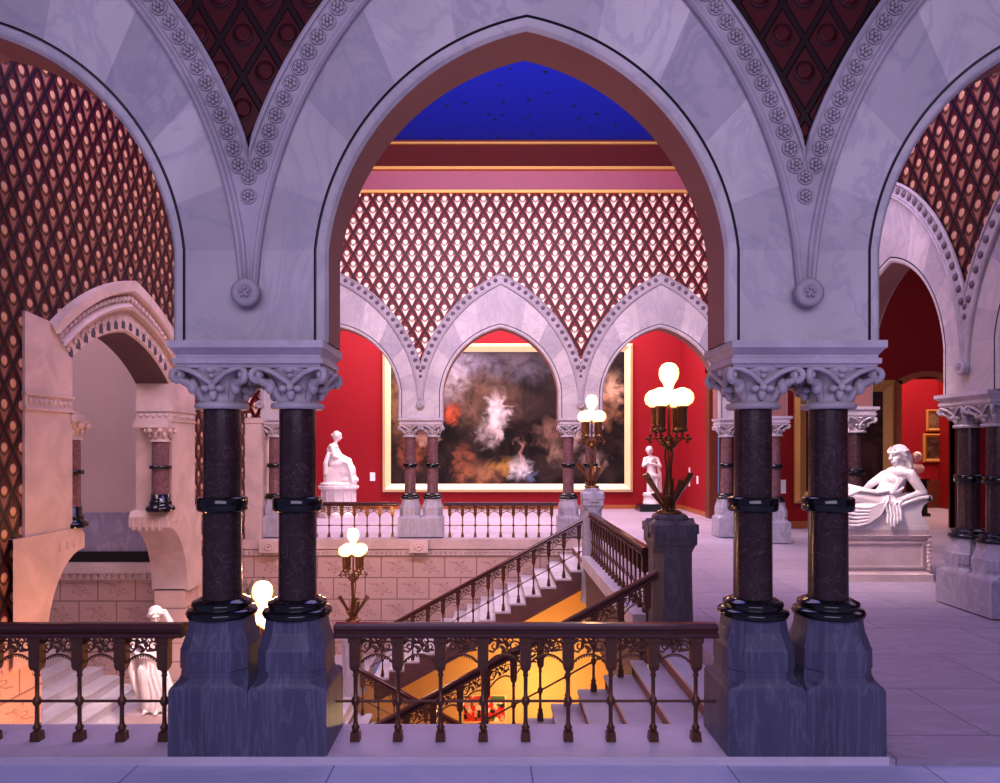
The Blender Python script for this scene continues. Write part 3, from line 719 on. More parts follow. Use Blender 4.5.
w.box(XL-.5, XL, 4.66, 7.9, -4.7, -.005); w.box(XL-.5, XL, 11.6, 14.38, LZ, -.005)
struct(w, 'wall_left_lower', M['tile_y'])
t = bpy.data.objects.new('door_3', None); C.objects.link(t); t.location = (XL,YC,LZ); t['kind'] = 'structure'
XF, XB = XL+.03, XL-.54
def TS(p): return (p[0]-XL, p[1]-YC, p[2]-LZ)
class SMB(MB):
    def mesh(s, name, mats):
        s.v = [Vector(TS(p)) for p in s.v]; return MB.mesh(s, name, mats)
ia = bow(1.32, .58, 18, .11); IZ = 2.90
a = SMB()
for sg in (-1,1):
    n = 18
    inner = [(YC+sg*p[0], IZ+p[1]) for p in ia]; outer = [(YC+sg*p[0], 3.30+p[1]) for p in bow(1.75,.90,18,.12)]
    def L(f): return [(i[0]+(o[0]-i[0])*f, i[1]+(o[1]-i[1])*f) for i, o in zip(inner, outer)]
    prof = [(0,XB),(0,XF-.06),(.04,XF-.03),(.42,XF-.03),(.44,XF+.05),(.50,XF+.07),(.55,XF+.03),(.58,XF-.02),(.74,XF-.02),(.76,XF+.06),(.80,XF+.09),(1,XF+.10),(1,XL-.02)]
    for (f0,x0),(f1,x1) in zip(prof[:-1], prof[1:]):
        c0, c1 = L(f0), L(f1)
        for i in range(n):
            a.quad((x0,c0[i][0],c0[i][1]),(x0,c0[i+1][0],c0[i+1][1]),(x1,c1[i+1][0],c1[i+1][1]),(x1,c1[i][0],c1[i][1]), 1 if f1 == 0 else 0)
    # dentils, rosettes and dark plates painting the shade in the scallop slots
    def along(f, t_):
        c = L(f); k = min(int(t_*n), n-1); u = t_*n-k
        return (c[k][0]+(c[k+1][0]-c[k][0])*u, c[k][1]+(c[k+1][1]-c[k][1])*u)
    for j in range(17):
        y, z = along(.66, (j+.5)/17); a.ell((XF+.0,y,z), (.05,.03,.055), (0.5*sg,0,0), 6, 4)
    for j in range(9):
        y, z = along(.27, (j+.5)/9); a.ell((XF-.03,y,z), (.02,.045,.045), None, 10, 4)
        for q in range(5): a.ell((XF-.018,y+.03*math.cos(q*1.257),z+.03*math.sin(q*1.257)), (.014,.014,.014), None, 5, 3)
    for j in range(8):
        y, z = along(.15, (j+.5)/8)
        b = len(a.v); a.prism([(0,0)]*0 or [(-.042,-.05),(.042,-.05),(.042,.02),(.025,.055),(0,.075),(-.025,.055),(-.042,.02)], -.004, .004, 2)
        for i in range(b, len(a.v)):
            v = a.v[i]; a.v[i] = Vector((XF-.028+v.y, y+v.x, z+v.z))
a.build('arch_ring', [M['cream'], M['stringer'], M['groove']], t)
for sg in (-1,1):
    p = SMB()
    ya, yb = YC+sg*1.32, YC+sg*2.18
    p.box(XB, XF, min(ya,yb), max(ya,yb), .9, 2.92)
    y1 = YC+sg*1.75
    p.add([(XF,ya,2.92),(XF,yb,2.92),(XF,yb,3.36),(XF,y1,3.32),(XL-.02,ya,2.92),(XL-.02,yb,2.92),(XL-.02,yb,3.36),(XL-.02,y1,3.32)], [(0,1,2,3),(1,5,6,2),(2,6,7,3)])
    p.box(XB-.02, XF+.02, min(ya-sg*.02,yb+sg*.012), max(ya-sg*.02,yb+sg*.012), 2.30, 2.33); p.box(XB-.02, XF+.02, min(ya-sg*.02,yb+sg*.012), max(ya-sg*.02,yb+sg*.012), 2.46, 2.49)
    for j in range(9): 
        y = ya + sg*(.06+j*.09); p.ell((XF+.004,y,2.395), (.016,.032,.035), None, 6, 4)
    for j in range(5): p.ell((XB+.08+j*.1,ya-sg*.004,2.395), (.032,.016,.035), None, 6, 4)
    p.box(XB+.05, XF+.03, min(ya-sg*.2,ya+sg*.05), max(ya-sg*.2,ya+sg*.05), 2.20, 2.285); p.box(XB+.08, XF+.0, min(ya-sg*.16,ya+sg*.05), max(ya-sg*.16,ya+sg*.05), 2.285, 2.32)
    p.build('jamb', M['cream'], t)
    # curved bracket carrying the colonnette
    b = SMB(); yl = YC+sg*1.85
    prof = [(yl, -.46)]
    for i in range(11):
        q = i/10; prof.append((yl + (YC+sg*1.10-yl)*(1-math.cos(q*PI/2))**1.0, -.44 + 1.10*math.sin(q*PI/2)))
    prof += [(YC+sg*1.10, .82), (YC+sg*1.16,.90), (YC+sg*1.32,.92)]
    for (ya_,za),(yb_,zb) in zip(prof[:-1], prof[1:]):
        yw = YC+sg*2.40
        b.add([(XB,ya_,za),(XF+.02,ya_,za),(XF+.02,yb_,zb),(XB,yb_,zb),(XF+.02,yw,za),(XF+.02,yw,zb)], [(0,1,2,3),(1,4,5,2)])
    for k in range(5): b.box(XB+.06+k*.1, XB+.10+k*.1, YC+sg*1.10-.02, YC+sg*1.10+.02, .62, .80)
    for k in range(4): b.ell((XF+.02, YC+sg*(1.18+k*.14), .74), (.02,.025,.06), None, 6, 4)
    b.quad((XB,YC+sg*1.30,.921),(XF+.02,YC+sg*1.30,.921),(XF+.02,YC+sg*2.40,.921),(XB,YC+sg*2.40,.921))
    b.build('bracket', [M['cream'], M['tile_y']], t)
    c = SMB(); cx, cy = XL-.09, YC+sg*1.19
    c.lathe([(.13,1.16),(.125,2.02)], 20, (cx,cy,0), 0)
    c.build('colonnette', M['rose_shaft'], t)
    c = SMB()
    c.lathe([(.21,.92),(.215,.96),(.19,.985),(.16,1.0),(.165,1.04),(.15,1.07),(.14,1.08),(.14,1.17),(.12,1.17)], 20, (cx,cy,0)); c.build('colonnette_base', M['black'], t); c = SMB(); c.lathe([(.13,1.56),(.165,1.565),(.165,1.61),(.13,1.615)], 20, (cx,cy,0))
    c.build('colonnette_band', M['black'], t)
    c = SMB(); c.lathe([(.15,1.98),(.155,2.0),(.13,2.02),(.135,2.08),(.19,2.17),(.22,2.2)], 18, (cx,cy,0))
    for q in range(8):
        an = q*PI/4+.39; c.ell((cx+.2*math.cos(an),cy+.2*math.sin(an),2.15), (.04,.04,.04), None, 8, 5); c.ell((cx+.155*math.cos(an+.39),cy+.155*math.sin(an+.39),2.08), (.03,.03,.045), None, 8, 5)
    c.build('colonnette_capital', M['cream'], t)
# passage behind the opening
PYB = 12.2
m = MB(); m.box(-11, XL-.5, PYB, PYB+.1, -1.10+H-.0, 6.0); struct(m, 'wall_passage', M['pinkwall'])
m = MB(); m.box(-11, XL-.5, PYB-.015, PYB+.1, -.10+.0, -1.10+H); struct(m, 'trim_5', M['mauve'])
m = MB(); m.box(-11, XL-.5, PYB-.05, PYB, -.08, .10); struct(m, 'trim_6', M['darkbase'])
m = MB(); m.box(-11, XL-.5, PYB-.16, PYB, -.26, -.08)
for i in range(48): m.box(-11+i*.12, -11+i*.12+.06, PYB-.13, PYB-.08, -.36, -.27)
m.box(-11, XL-.5, PYB-.09, PYB, -.38, -.26); struct(m, 'trim_7', M['plinthcream'])
m = MB(); m.box(-11, XL-.5, PYB-.04, PYB+.1, LZ, -.38); struct(m, 'wall_passage_lower', M['tile_x'])
m = MB(); m.box(-11, XL-.5, 6.5, 6.6, LZ, 6.0); struct(m, 'wall_passage_front', M['pinkwall'])
flr('floor', -7, XL-.1, 6.6, PYB, LZ-.002, M['tread'], .15)
t = thing('entrance_steps', 'broad white marble steps rising left through the arched opening', 'stairs', (-6.05,9.4,LZ))
for i in range(12):
    s = MB(); x1 = -.31*i; s.box(x1-.31, x1+.015, -2.75, 2.75, .15*(i+1)-.03, .15*(i+1), 0); s.box(x1-.31, x1, -2.75, 2.75, .15*i-.02, .15*(i+1)-.03, 0); s.build('step', [M['tread'], M['riser']], t)

# ------------------------------------------------------------------ cornice and ceiling of the court
def cornice(name, T, u0, u1, rose):
    m = MB(T)
    def band(n0, n1, z0, z1, mi): m.box(u0, u1, n0, n1, z0, z1, mi)
    band(-.25,.05,7.16,7.22,0); 
    m.quad((u0,-.19,7.22),(u1,-.19,7.22),(u1,-.26,7.60),(u0,-.26,7.60),1)
    band(-.36,.05,7.60,7.66,0)
    m.quad((u0,-.34,7.66),(u1,-.34,7.66),(u1,-.60,7.99),(u0,-.60,7.99),2)
    band(-.66,.05,7.99,8.03,0); band(-.64,.05,8.03,8.09,2)
    return struct(m, name, [M['brass'], rose, M['maroon']])
cornice('trim_8', lambda p: (p.x, YF+p.y, p.z), XL, XR, M['rosecove'])
cornice('trim_9', lambda p: (XR+p.y, p.x, p.z), 4.6, YF, M['rosecove'])
cornice('trim_10', lambda p: (XL-p.y-.19, p.x, p.z), 4.6, YF, M['rosecove'])
m = MB(); m.box(-5.6, 6.2, 4.2, YF+.2, CEIL, CEIL+.1); struct(m, 'ceiling', M['blue'])
for x0,x1,y0,y1,z in ((-9,6.0,YF+.25,22.2,7.1),(5.85,15,4.62,16.4,7.1),(6.3,15,16.4,22.2,6.6),(-11,XL-.5,6.5,12.3,6.1)):
    m = MB(); m.box(x0,x1,y0,y1,z,z+.1); struct(m, 'ceiling', M['white'])

# ------------------------------------------------------------------ back gallery
YB = 21.6
m = MB(); m.box(-9, 6.0, YB, YB+.1, 0, 7); struct(m, 'wall_back', M['red'])
m = MB(); m.box(5.85, 5.95, 18.9, YB, 0, 7); struct(m, 'wall_gallery_right', M['red'])
m = MB(); m.box(-8.6, -8.5, 14.9, YB, 0, 7); struct(m, 'wall_gallery_left', M['red'])
m = MB(); m.box(-8.5, 5.85, YB-.03, YB, 0.03, .16); m.box(5.82, 5.85, 18.9, YB, .03, .16); struct(m, 'baseboard_back', M['orange'])
m = MB(); m.box(5.78,6.0,18.55,18.9,0.03,4.1); m.box(5.78,6.0,17.0,18.9,3.9,4.1); struct(m, 'door_1', M['brown'])
m = MB(); m.box(7.2, 7.3, 16.46, 22.1, 0, 6.5); struct(m, 'wall_door_passage', M['dimred'])
# right aisle end wall with tall doorway
YE = 16.3; DX0, DX1 = 9.5, 10.72
m = MB(); m.box(6.4, DX0-.1, YE, YE+.15, 0, 7); m.box(DX1+.1, 14, YE, YE+.15, 0, 7); m.box(DX0-.1, DX1+.1, YE, YE+.15, 3.5, 7); struct(m, 'wall_aisle_end', M['dimred'])
m = MB(); m.box(6.4, DX0-.12, YE-.03, YE, .03, .2); struct(m, 'baseboard_aisle', M['orange'])
m = MB()
m.box(DX0-.13, DX0, YE-.06, YE+.16, .03, 3.45)
pts = [(DX0-.13 + (DX1-DX0+.26)*i/10, 3.45+.22*math.sin(PI*i/10)) for i in range(11)]; pin = [(DX0 + (DX1-DX0)*i/10, 3.35+.20*math.sin(PI*i/10)) for i in range(11)]
for i in range(10):
    m.prism([pts[i],pts[i+1],pin[i+1],pin[i]], YE-.06, YE+.16)
m.box(DX1, DX1+.13, YE-.06, YE+.16, .03, 3.45, 1); m.box(DX1+.0, DX1+.55, YE-.08, YE+.1, .03, 3.0, 1)
struct(m, 'door_2', [M['orange'], M['brown']])
m = MB(); m.box(8, 15, 22.0, 22.1, 0, 6); m.box(8.6, 8.7, 16.5, 22, 0, 6); struct(m, 'wall_end_room', M['red'])
m = MB(); m.box(8.7, 15, 21.95, 22.0, .03, .9); struct(m, 'baseboard_end_room', M['brown'])
m = MB(); m.box(14, 14.1, -3, 22, 0, 7); struct(m, 'wall_aisle_right', M['dimred'])

def framed(name, label, cat, x0, x1, z0, z1, y, fw, fmat, cmat, depth=.1, group=None):
    t = thing(name, label, cat, ((x0+x1)/2, y, (z0+z1)/2), 0, group)
    hx, hz = (x1-x0)/2, (z1-z0)/2
    f = MB()
    for k, (o0, o1, d0, d1) in enumerate(((0, .35, -.55, -1.), (.35,.75,-1.,-.6), (.75,1.,-.6,-.35))):
        a, b = fw*o0, fw*o1
        R0 = [(-hx+a,d0*depth,-hz+a),(hx-a,d0*depth,-hz+a),(hx-a,d0*depth,hz-a),(-hx+a,d0*depth,hz-a)]
        R1 = [(-hx+b,d1*depth,-hz+b),(hx-b,d1*depth,-hz+b),(hx-b,d1*depth,hz-b),(-hx+b,d1*depth,hz-b)]
        f.rings([R0, R1], 0, False)
    R0 = [(-hx,0,-hz),(hx,0,-hz),(hx,0,hz),(-hx,0,hz)]; R1 = [(-hx,-.55*depth,-hz),(hx,-.55*depth,-hz),(hx,-.55*depth,hz),(-hx,-.55*depth,hz)]
    f.rings([R0,R1],0,False)
    f.build('frame', fmat, t)
    c = MB(); c.box(-hx+fw*.9, hx-fw*.9, -.34*depth, -.1*depth, -hz+fw*.9, hz-fw*.9); c.build('canvas', cmat, t)
    return t
PX0, PX1, PZ0, PZ1 = -3.28, 4.36, .555, 5.09
big = canvas_mat('dark_stormy_canvas', PX0, PX1, PZ0, PZ1, [
    (.26,.78,.10,.20,(.62,.55,.58),.9), (.30,.88,.14,.08,(.34,.32,.40),.8), (.40,.62,.16,.22,(.30,.17,.11),.8), (.50,.85,.2,.12,(.22,.19,.24),.6),
    (.455,.52,.045,.17,(.93,.86,.84),1.), (.43,.40,.06,.10,(.80,.66,.60),.8), (.27,.53,.05,.07,(.75,.14,.05),1.), (.40,.12,.10,.09,(.52,.25,.12),.95), (.32,.20,.05,.14,(.45,.16,.08),.9),
    (.49,.17,.06,.06,(.72,.40,.10),.9), (.545,.16,.045,.09,(.92,.88,.90),1.), (.55,.27,.02,.10,(.75,.42,.30),.8), (.60,.10,.03,.05,(.30,.36,.55),.7),
    (.66,.40,.06,.12,(.45,.26,.18),.7), (.71,.26,.05,.10,(.55,.38,.26),.7), (.91,.70,.07,.12,(.90,.60,.38),.95), (.90,.55,.06,.14,(.50,.26,.14),.8), (.12,.3,.06,.2,(.50,.16,.07),.7), (.17,.35,.05,.06,(.8,.55,.4),.7), (.78,.42,.05,.12,(.85,.66,.60),.8), (.84,.22,.06,.06,(.6,.45,.4),.7), (.06,.66,.05,.3,(.42,.24,.12),.8)])
framed('framed_painting', 'huge dark figure-filled painting in a pale gold frame on the red back wall', 'painting', PX0, PX1, PZ0, PZ1, YB-.02, .25, M['palegold'], big, .16)
por = canvas_mat('dark_portrait_canvas', 7.15, 9.35, .75, 3.3, [(.22,.62,.14,.10,(.55,.25,.16),.9),(.5,.4,.3,.3,(.14,.07,.05),.7)], (.03,.012,.01), (.10,.04,.03), 9.)
framed('framed_painting', 'tall dark portrait in a broad gold frame behind the nearest right columns', 'painting', 7.02, 9.33, .62, 3.46, YE-.02, .27, M['gold'], por, .14)
cm = canvas_mat('small_landscape_canvas', 11.9, 13.9, 1.2, 2.6, [(.4,.75,.4,.2,(.55,.42,.35),.9),(.2,.4,.2,.1,(.4,.2,.1),.8)], (.06,.03,.02), (.2,.1,.06), 4.)
framed('framed_painting', 'small gold-framed landscape, lower of two in the red room at right', 'painting', 13.5, 14.7, 1.45, 2.35, 21.98, .12, M['gold'], cm, .08)
cm2 = canvas_mat('small_figure_canvas', 12.6, 14.6, 2.4, 3.2, [(.5,.5,.3,.3,(.45,.3,.16),.9)], (.05,.03,.02), (.22,.12,.07), 14.)
framed('framed_painting', 'small gold-framed picture, upper of two in the red room at right', 'painting', 13.6, 14.6, 2.42, 3.1, 21.98, .10, M['gold'], cm2, .08)
def poster_mat():
    m = N('bright_poster_sheet'); P = m.pos(); vo = m.n('ShaderNodeTexVoronoi'); m.l(P, vo.inputs['Vector']); vo.inputs['Scale'].default_value = 11
    f = m.sep(vo.outputs['Color'])
    r = m.n('ShaderNodeValToRGB'); m.l(f[0], r.inputs[0]); r.color_ramp.interpolation = 'CONSTANT'
    cols = [(0,(.75,.05,.04,1)),(.28,(.9,.82,.66,1)),(.48,(.03,.03,.03,1)),(.60,(.8,.12,.08,1)),(.74,(.10,.22,.08,1)),(.84,(.9,.45,.30,1))]
    e = r.color_ramp.elements; e[0].color = cols[0][1]; e[1].position, e[1].color = cols[1]
    for p, c in cols[2:]:
        q = e.new(p); q.color = c
    return m.done(r.outputs[0], .5)
print_m = poster_mat()
t = thing('framed_picture', 'small brightly coloured red and white picture on the yellow basement wall', 'picture', (-.12,14.36,-3.42))
m = MB(); m.box(-.46,.46,-.03,.015,-.30,-.26); m.box(-.46,.46,-.03,.015,.26,.30); m.box(-.46,-.42,-.03,.015,-.26,.26); m.box(.42,.46,-.03,.015,-.26,.26); m.build('frame', M['palegold'], t)
m = MB(); m.box(-.5,.62,-.06,.015,-.40,-.375); m.build('ledge', M['orange'], t)
m = MB(); m.box(-.42,.42,-.015,.01,-.26,.26); m.build('sheet', print_m, t)
for x, y, z, w_, h_, rz, lab in ((-3.60,YB-.015,1.02,.16,.26,0,'small white label card on the red wall left of the huge painting'), (5.835,20.6,1.05,.10,.55,1,'tall narrow white card on the red wall right of the standing statue'), (5.835,19.8,1.0,.14,.22,1,'small square white card on the red wall near the doorway')):
    m = MB(); m.box(-w_/2,w_/2,-.008,.008,-h_/2,h_/2); tag(m.build('wall_card', M['white'], None, (x,y,z), PI/2 if rz else 0), lab, 'sign', 'wall cards')
m = MB(); m.box(-.12,.12,-.01,.01,-.16,.16); tag(m.build('wall_card', M['white'], None, (6.72,YE-.02,1.0)), 'pale label card on the red wall left of the gold-framed portrait', 'sign', 'wall cards')

# ------------------------------------------------------------------ statues
def sculpt(mb, name, mat, parent, voxel, smooth=4, fac=.5, floor=.002):
    o = mb.build(name, mat, parent)
    r = o.modifiers.new('r', 'REMESH'); r.mode = 'VOXEL'; r.voxel_size = voxel; r.use_smooth_shade = True
    s = o.modifiers.new('s', 'SMOOTH'); s.iterations = smooth; s.factor = fac
    dg = bpy.context.evaluated_depsgraph_get(); ev = o.evaluated_get(dg)
    me = bpy.data.meshes.new_from_object(ev); me.name = name
    o.modifiers.clear(); old = o.data; o.data = me; bpy.data.meshes.remove(old)
    if not me.materials: me.materials.append(mat)
    for p in me.polygons: p.use_smooth = True
    for v in me.vertices:
        if v.co.z < floor: v.co.z = floor
    return o
def head(m, c, r, yaw=0., tilt=0., hair=True, bun=True):
    """head with face towards local -y turned by yaw about z, tilt about the face's side axis"""
    A = Matrix.Rotation(yaw, 3, 'Z') @ Matrix.Rotation(tilt, 3, 'X'); c = Vector(c); k = r/.1
    def P(x,y,z): return c + A @ Vector((x*k,y*k,z*k))
    e = A.to_euler()
    def E(p, rr): m.ell(P(*p), tuple(q*k for q in rr), e, 12, 8)
    E((0,.012,.02),(.085,.098,.10)); E((0,-.02,-.045),(.06,.07,.075)); E((0,-.058,-.10),(.026,.024,.022))
    m.tube([P(0,-.092,.03),P(0,-.108,.0),P(0,-.122,-.028),P(0,-.10,-.04)], [.012*k,.014*k,.019*k,.013*k], 8)
    E((0,-.088,.042),(.06,.02,.012))
    for s in (-1,1):
        E((s*.033,-.082,.02),(.017,.012,.009)); E((s*.088,.01,-.01),(.012,.024,.03)); E((s*.045,-.062,-.03),(.022,.025,.022))
    E((0,-.092,-.066),(.026,.014,.008)); E((0,-.090,-.078),(.021,.014,.008))
    if hair:
        E((0,.03,.05),(.1,.1,.088)); E((0,.055,-.02),(.092,.075,.09))
        for s in (-1,1):
            m.tube([P(s*.02,-.07,.095),P(s*.075,-.045,.06),P(s*.1,.01,.0),P(s*.08,.06,-.05)], [.02*k,.026*k,.026*k,.02*k], 8)
    if bun: E((0,.13,.0),(.048,.05,.048))
def hand(m, wrist, d, n, s=1.):
    """palm along d, back of the hand along n, five separate fingers"""
    w_ = Vector(wrist); d = Vector(d).normalized(); n = Vector(n).normalized(); sd = d.cross(n).normalized()
    pc = w_ + d*.045*s
    m.tube([w_, pc, w_+d*.085*s], [.022*s,.030*s,.028*s], 8)
    for i, L_ in enumerate((.062,.075,.07,.055)):
        b = w_ + d*.08*s + sd*(i-1.5)*.021*s
        m.tube([b, b+d*L_*.5*s, b+d*L_*.85*s-n*.02*s, b+d*L_*s-n*.045*s], [.011*s,.010*s,.009*s,.007*s], 6)
    b = w_ + d*.03*s - sd*.028*s
    m.tube([b, b+d*.03*s-sd*.025*s, b+d*.06*s-sd*.03*s-n*.02*s], [.012*s,.011*s,.008*s], 6)

# reclining figure on couch --------------------------------------------------
RX, RY = 5.43, 10.04          # centre of its pedestal
t = thing('statue_pedestal', 'long panelled cream marble pedestal under the reclining statue', 'pedestal', (RX,RY,.03))
m = MB(); hx, hy = .70, .31
m.rects([(0,hx,hy),(.10,hx,hy),(.115,hx-.03,hy-.03),(.13,hx-.04,hy-.04),(.14,hx-.05,hy-.05),(.60,hx-.05,hy-.05),(.61,hx-.02,hy-.02),(.64,hx-.01,hy-.01),(.65,hx-.035,hy-.035),(.72,hx-.035,hy-.035)])
m.build('plinth_block', M['plinthcream'], t)
m = MB(); 
for x0,x1,z0,z1 in ((-.59,.59,.53,.555),(-.59,.59,.19,.215),(-.59,-.565,.215,.53),(.565,.59,.215,.53)): m.box(x0,x1,-hy+.03,-hy+.06,z0,z1)
m.build('panel_moulding', M['plinthcream'], t)
for sx in (-1,1):
    m = MB()
    for i in range(8): m.ell((sx*(hx-.04),-hy+.04,.17+i*.055),(.03,.03,.035),(0.5,.4,0),8,6)
    m.build('twisted_edge', M['plinthcream'], t)
t = thing('reclining_statue', 'white marble statue of a draped woman reclining on a couch, headband on long hair', 'statue', (RX,RY,.75))
def RL(x, y, z): return ((x if x > 5.15 else 5.15-(5.15-x)*.62)-RX, y*.8, max(z,.775)-.75 if z > .75 else .001)
m = MB()   # couch with raised scrolled end
prof = [(4.46,.75),(4.46,.92),(5.45,.95),(5.60,1.04),(5.78,1.14),(5.95,1.20),(6.08,1.23),(6.13,1.20),(6.13,1.155),(6.08,1.13),(6.02,1.08),(5.99,1.0),(6.0,.93),(6.04,.88),(6.07,.83),(6.08,.75)]
for (a,b),(c_,d_) in zip(prof[:-1], prof[1:]):
    m.quad(RL(a,-.33,b),RL(c_,-.33,d_),RL(c_,.33,d_),RL(a,.33,b))
for y in (-.33,.33):
    for i in range(2, 9):
        pass
    m.add([RL(x,y,z) for x,z in prof],[tuple(range(len(prof)))])
m.tube([RL(5.52,-.335,1.01),RL(5.78,-.335,1.12),RL(5.95,-.335,1.18),RL(6.08,-.335,1.20)], .03, 8); m.tube([RL(6.10,-.33,1.19),RL(6.10,.33,1.19)], .045, 10)
m.box(-.665,.665,-.275,.275,0.001,.05)
m.build('couch', M['statue'], t)
m = MB()
# torso and limbs
m.cap(RL(5.60,-.02,1.10), RL(5.74,.0,1.36), .185, .145); m.cap(RL(5.74,0,1.36), RL(5.82,.0,1.52), .15, .13)
m.ell(RL(5.81,0,1.53), (.13,.23,.085), (0,.25,0)); 
m.ell(RL(5.70,-.09,1.43), (.085,.075,.08)); m.ell(RL(5.70,.09,1.43), (.085,.075,.08))
m.cap(RL(5.82,-.02,1.55), RL(5.83,-.03,1.68), .062, .055)
m.cap(RL(5.88,-.23,1.52), RL(6.04,-.27,1.26), .075, .06); m.cap(RL(6.04,-.27,1.26), RL(5.74,-.30,1.17), .058, .042)
hand(m, RL(5.74,-.30,1.17), (-1,-.1,-.25), (0,-.5,.9), 1.05)
m.cap(RL(5.72,.20,1.50), RL(5.50,.16,1.36), .065, .055); m.cap(RL(5.66,-.20,1.50), RL(5.54,-.26,1.34), .05, .05) if False else None
m.cap(RL(5.50,.16,1.36), RL(5.33,-.06,1.30), .052, .04); hand(m, RL(5.33,-.06,1.30), (-.9,-.35,-.25), (-.2,-.3,1), 1.05)
m.cap(RL(5.58,-.10,1.10), RL(5.12,-.14,1.20), .17, .12); m.cap(RL(5.58,.12,1.08), RL(5.08,.12,1.26), .17, .125)
m.cap(RL(5.12,-.14,1.20), RL(4.66,-.12,.96), .115, .075); m.cap(RL(5.08,.12,1.26), RL(4.64,.08,.96), .115, .075)
m.cap(RL(4.64,-.12,.97), RL(4.52,-.14,1.06), .05, .035); m.cap(RL(4.62,.08,.97), RL(4.50,.08,1.08), .05, .035)
head(m, RL(5.80,-.03,1.775), .118, yaw=-1.25, tilt=.08, bun=False)
# long hair and headband
m.tube([RL(5.86,0,1.84),RL(5.92,0,1.74),RL(5.96,.02,1.62),RL(5.97,.03,1.48)], [.09,.095,.08,.05], 10)
m.tube([RL(5.87,-.09,1.80),RL(5.92,-.10,1.70),RL(5.95,-.12,1.60)], [.03,.035,.02], 8)
m.tube([RL(5.81+.128*math.cos(k*2*PI/20),-.03+.145*math.sin(k*2*PI/20),1.835+.02*math.cos(k*2*PI/20)) for k in range(21)], .017, 6)
m.ell(RL(5.70,-.04,1.88), (.02,.02,.03), None, 6, 5)
# drapery: mass and folds
m.ell(RL(5.32,-.10,1.02), (.36,.20,.15)); m.ell(RL(5.05,-.10,.97), (.36,.19,.15)); m.box(*[v for p in zip(RL(4.62,-.26,.76), RL(5.55,.25,.93)) for v in p])
for i in range(6):          # swooping folds from the lap to the knees
    q = i/5
    m.tube([RL(5.58-.06*q,-.25-.10*q,1.22-.06*q), RL(5.45-.05*q,-.345-.035*q,1.12-.16*q), RL(5.25-.04*q,-.375-.02*q,1.05-.21*q), RL(5.02,-.36-.04*q,1.06-.25*q), RL(4.74,-.30-.08*q,1.12-.30*q)], [.012,.019,.022,.021,.016], 7)
for i in range(5):          # folds over the thighs
    q = i/4
    m.tube([RL(5.60-.06*q,-.24+.14*q,1.285), RL(5.40,-.29+.15*q,1.255+.03*q), RL(5.16,-.29+.15*q,1.29+.05*q), RL(4.92,-.24+.13*q,1.22+.03*q)], [.010,.018,.018,.013], 7)
for i in range(5):          # hanging end of the cloth with tassels
    x = 5.49+.044*i; zb = .80+.04*abs(i-1.5)
    m.tube([RL(x,-.35,1.10+.012*i),RL(x+.004,-.405,.98),RL(x-.008,-.42,.88),RL(x-.004,-.415,zb)], [.012,.017,.019,.021], 7)
    m.ell(RL(x-.004,-.42,zb-.01), (.02,.02,.022), None, 6, 5)
for i in range(6):          # bodice folds and girdle
    q = i/5; m.tube([RL(5.84-.10*q,-.19-.01*q,1.50-.04*q), RL(5.74-.07*q,-.215,1.38-.03*q), RL(5.66-.04*q,-.235,1.27-.02*q)], [.009,.014,.012], 6)
m.tube([RL(5.80,-.20,1.33),RL(5.70,-.225,1.27),RL(5.60,-.20,1.25),RL(5.54,-.05,1.27)], .02, 6)
m.tube([RL(5.93,-.18,1.58),RL(5.88,-.22,1.53),RL(5.80,-.20,1.46)], .025, 6)
sculpt(m, 'draped_woman', M['statue'], t, .0085, 1)

# standing figure on the lower landing --------------------------------------
SX, SY = -5.06, 10.62
t = thing('standing_statue', 'white marble standing figure with bowed head on the lower landing, left of the nearest columns', 'statue', (SX,SY,LZ))
m = MB(); m.rects([(0,.44,.36),(.07,.44,.36),(.075,.40,.32),(.12,.40,.32),(.125,.32,.26),(.27,.32,.26)]); m.build('plinth', M['plinthcream'], t)
m = MB(); B = .27
m.cap((0,0,B+.12),(-.03,0,B+.80),.19,.185); m.cap((-.03,.0,B+.80),(-.04,.0,B+1.12),.165,.15); m.ell((-.05,0,B+1.2),(.235,.12,.10)); m.ell((-.1,-.09,B+1.08),(.07,.06,.06)); m.ell((.05,-.09,B+1.08),(.07,.06,.06))
m.cap((-.03,-.02,B+1.24),(.02,-.05,B+1.36),.055,.05); head(m, (.05,-.08,B+1.44), .10, yaw=.5, tilt=.45)
m.cap((.16,0,B+1.20),(.285,-.06,B+1.30),.06,.05); m.cap((.285,-.06,B+1.30),(.17,-.06,B+1.50),.047,.038); hand(m,(.17,-.06,B+1.50),(-.8,-.1,.2),(.3,0,1),.9)
m.cap((-.27,0,B+1.18),(-.31,-.05,B+.92),.065,.055); m.cap((-.31,-.05,B+.92),(-.10,-.20,B+.86),.05,.04); hand(m,(-.10,-.20,B+.86),(1,-.1,-.1),(0,-1,.2),.9)
m.cap((-.09,-.12,B+.62),(-.02,-.15,B+.10),.11,.08); m.cap((.08,-.06,B+.5),(.1,-.08,B+.08),.10,.09)
for s in (-1,1): m.cap((.02+s*.08,-.14,B+.03),(.04+s*.09,-.26,B+.025),.045,.03)
for i in range(11):
    a0 = -PI*1.05+i*PI*1.1/10; ca, sa = math.cos(a0), math.sin(a0)
    m.tube([(-.03+.16*ca,.16*sa,B+.86),(-.02+.185*ca,.185*sa,B+.6),(.02+.19*ca+.05,.19*sa,B+.3),(.05+.21*ca,.2*sa,B+.02)],[.014,.024,.028,.03],6)
m.tube([(-.33,-.03,B+.9),(-.30,-.06,B+.6),(-.24,-.07,B+.35),(-.2,-.07,B+.2)],[.05,.06,.055,.03],8)
m.tube([(-.2,-.12,B+1.1),(-.05,-.2,B+.92),(.14,-.16,B+.8)],[.03,.04,.03],8)
sculpt(m, 'draped_figure', M['statue'], t, .012, 3)

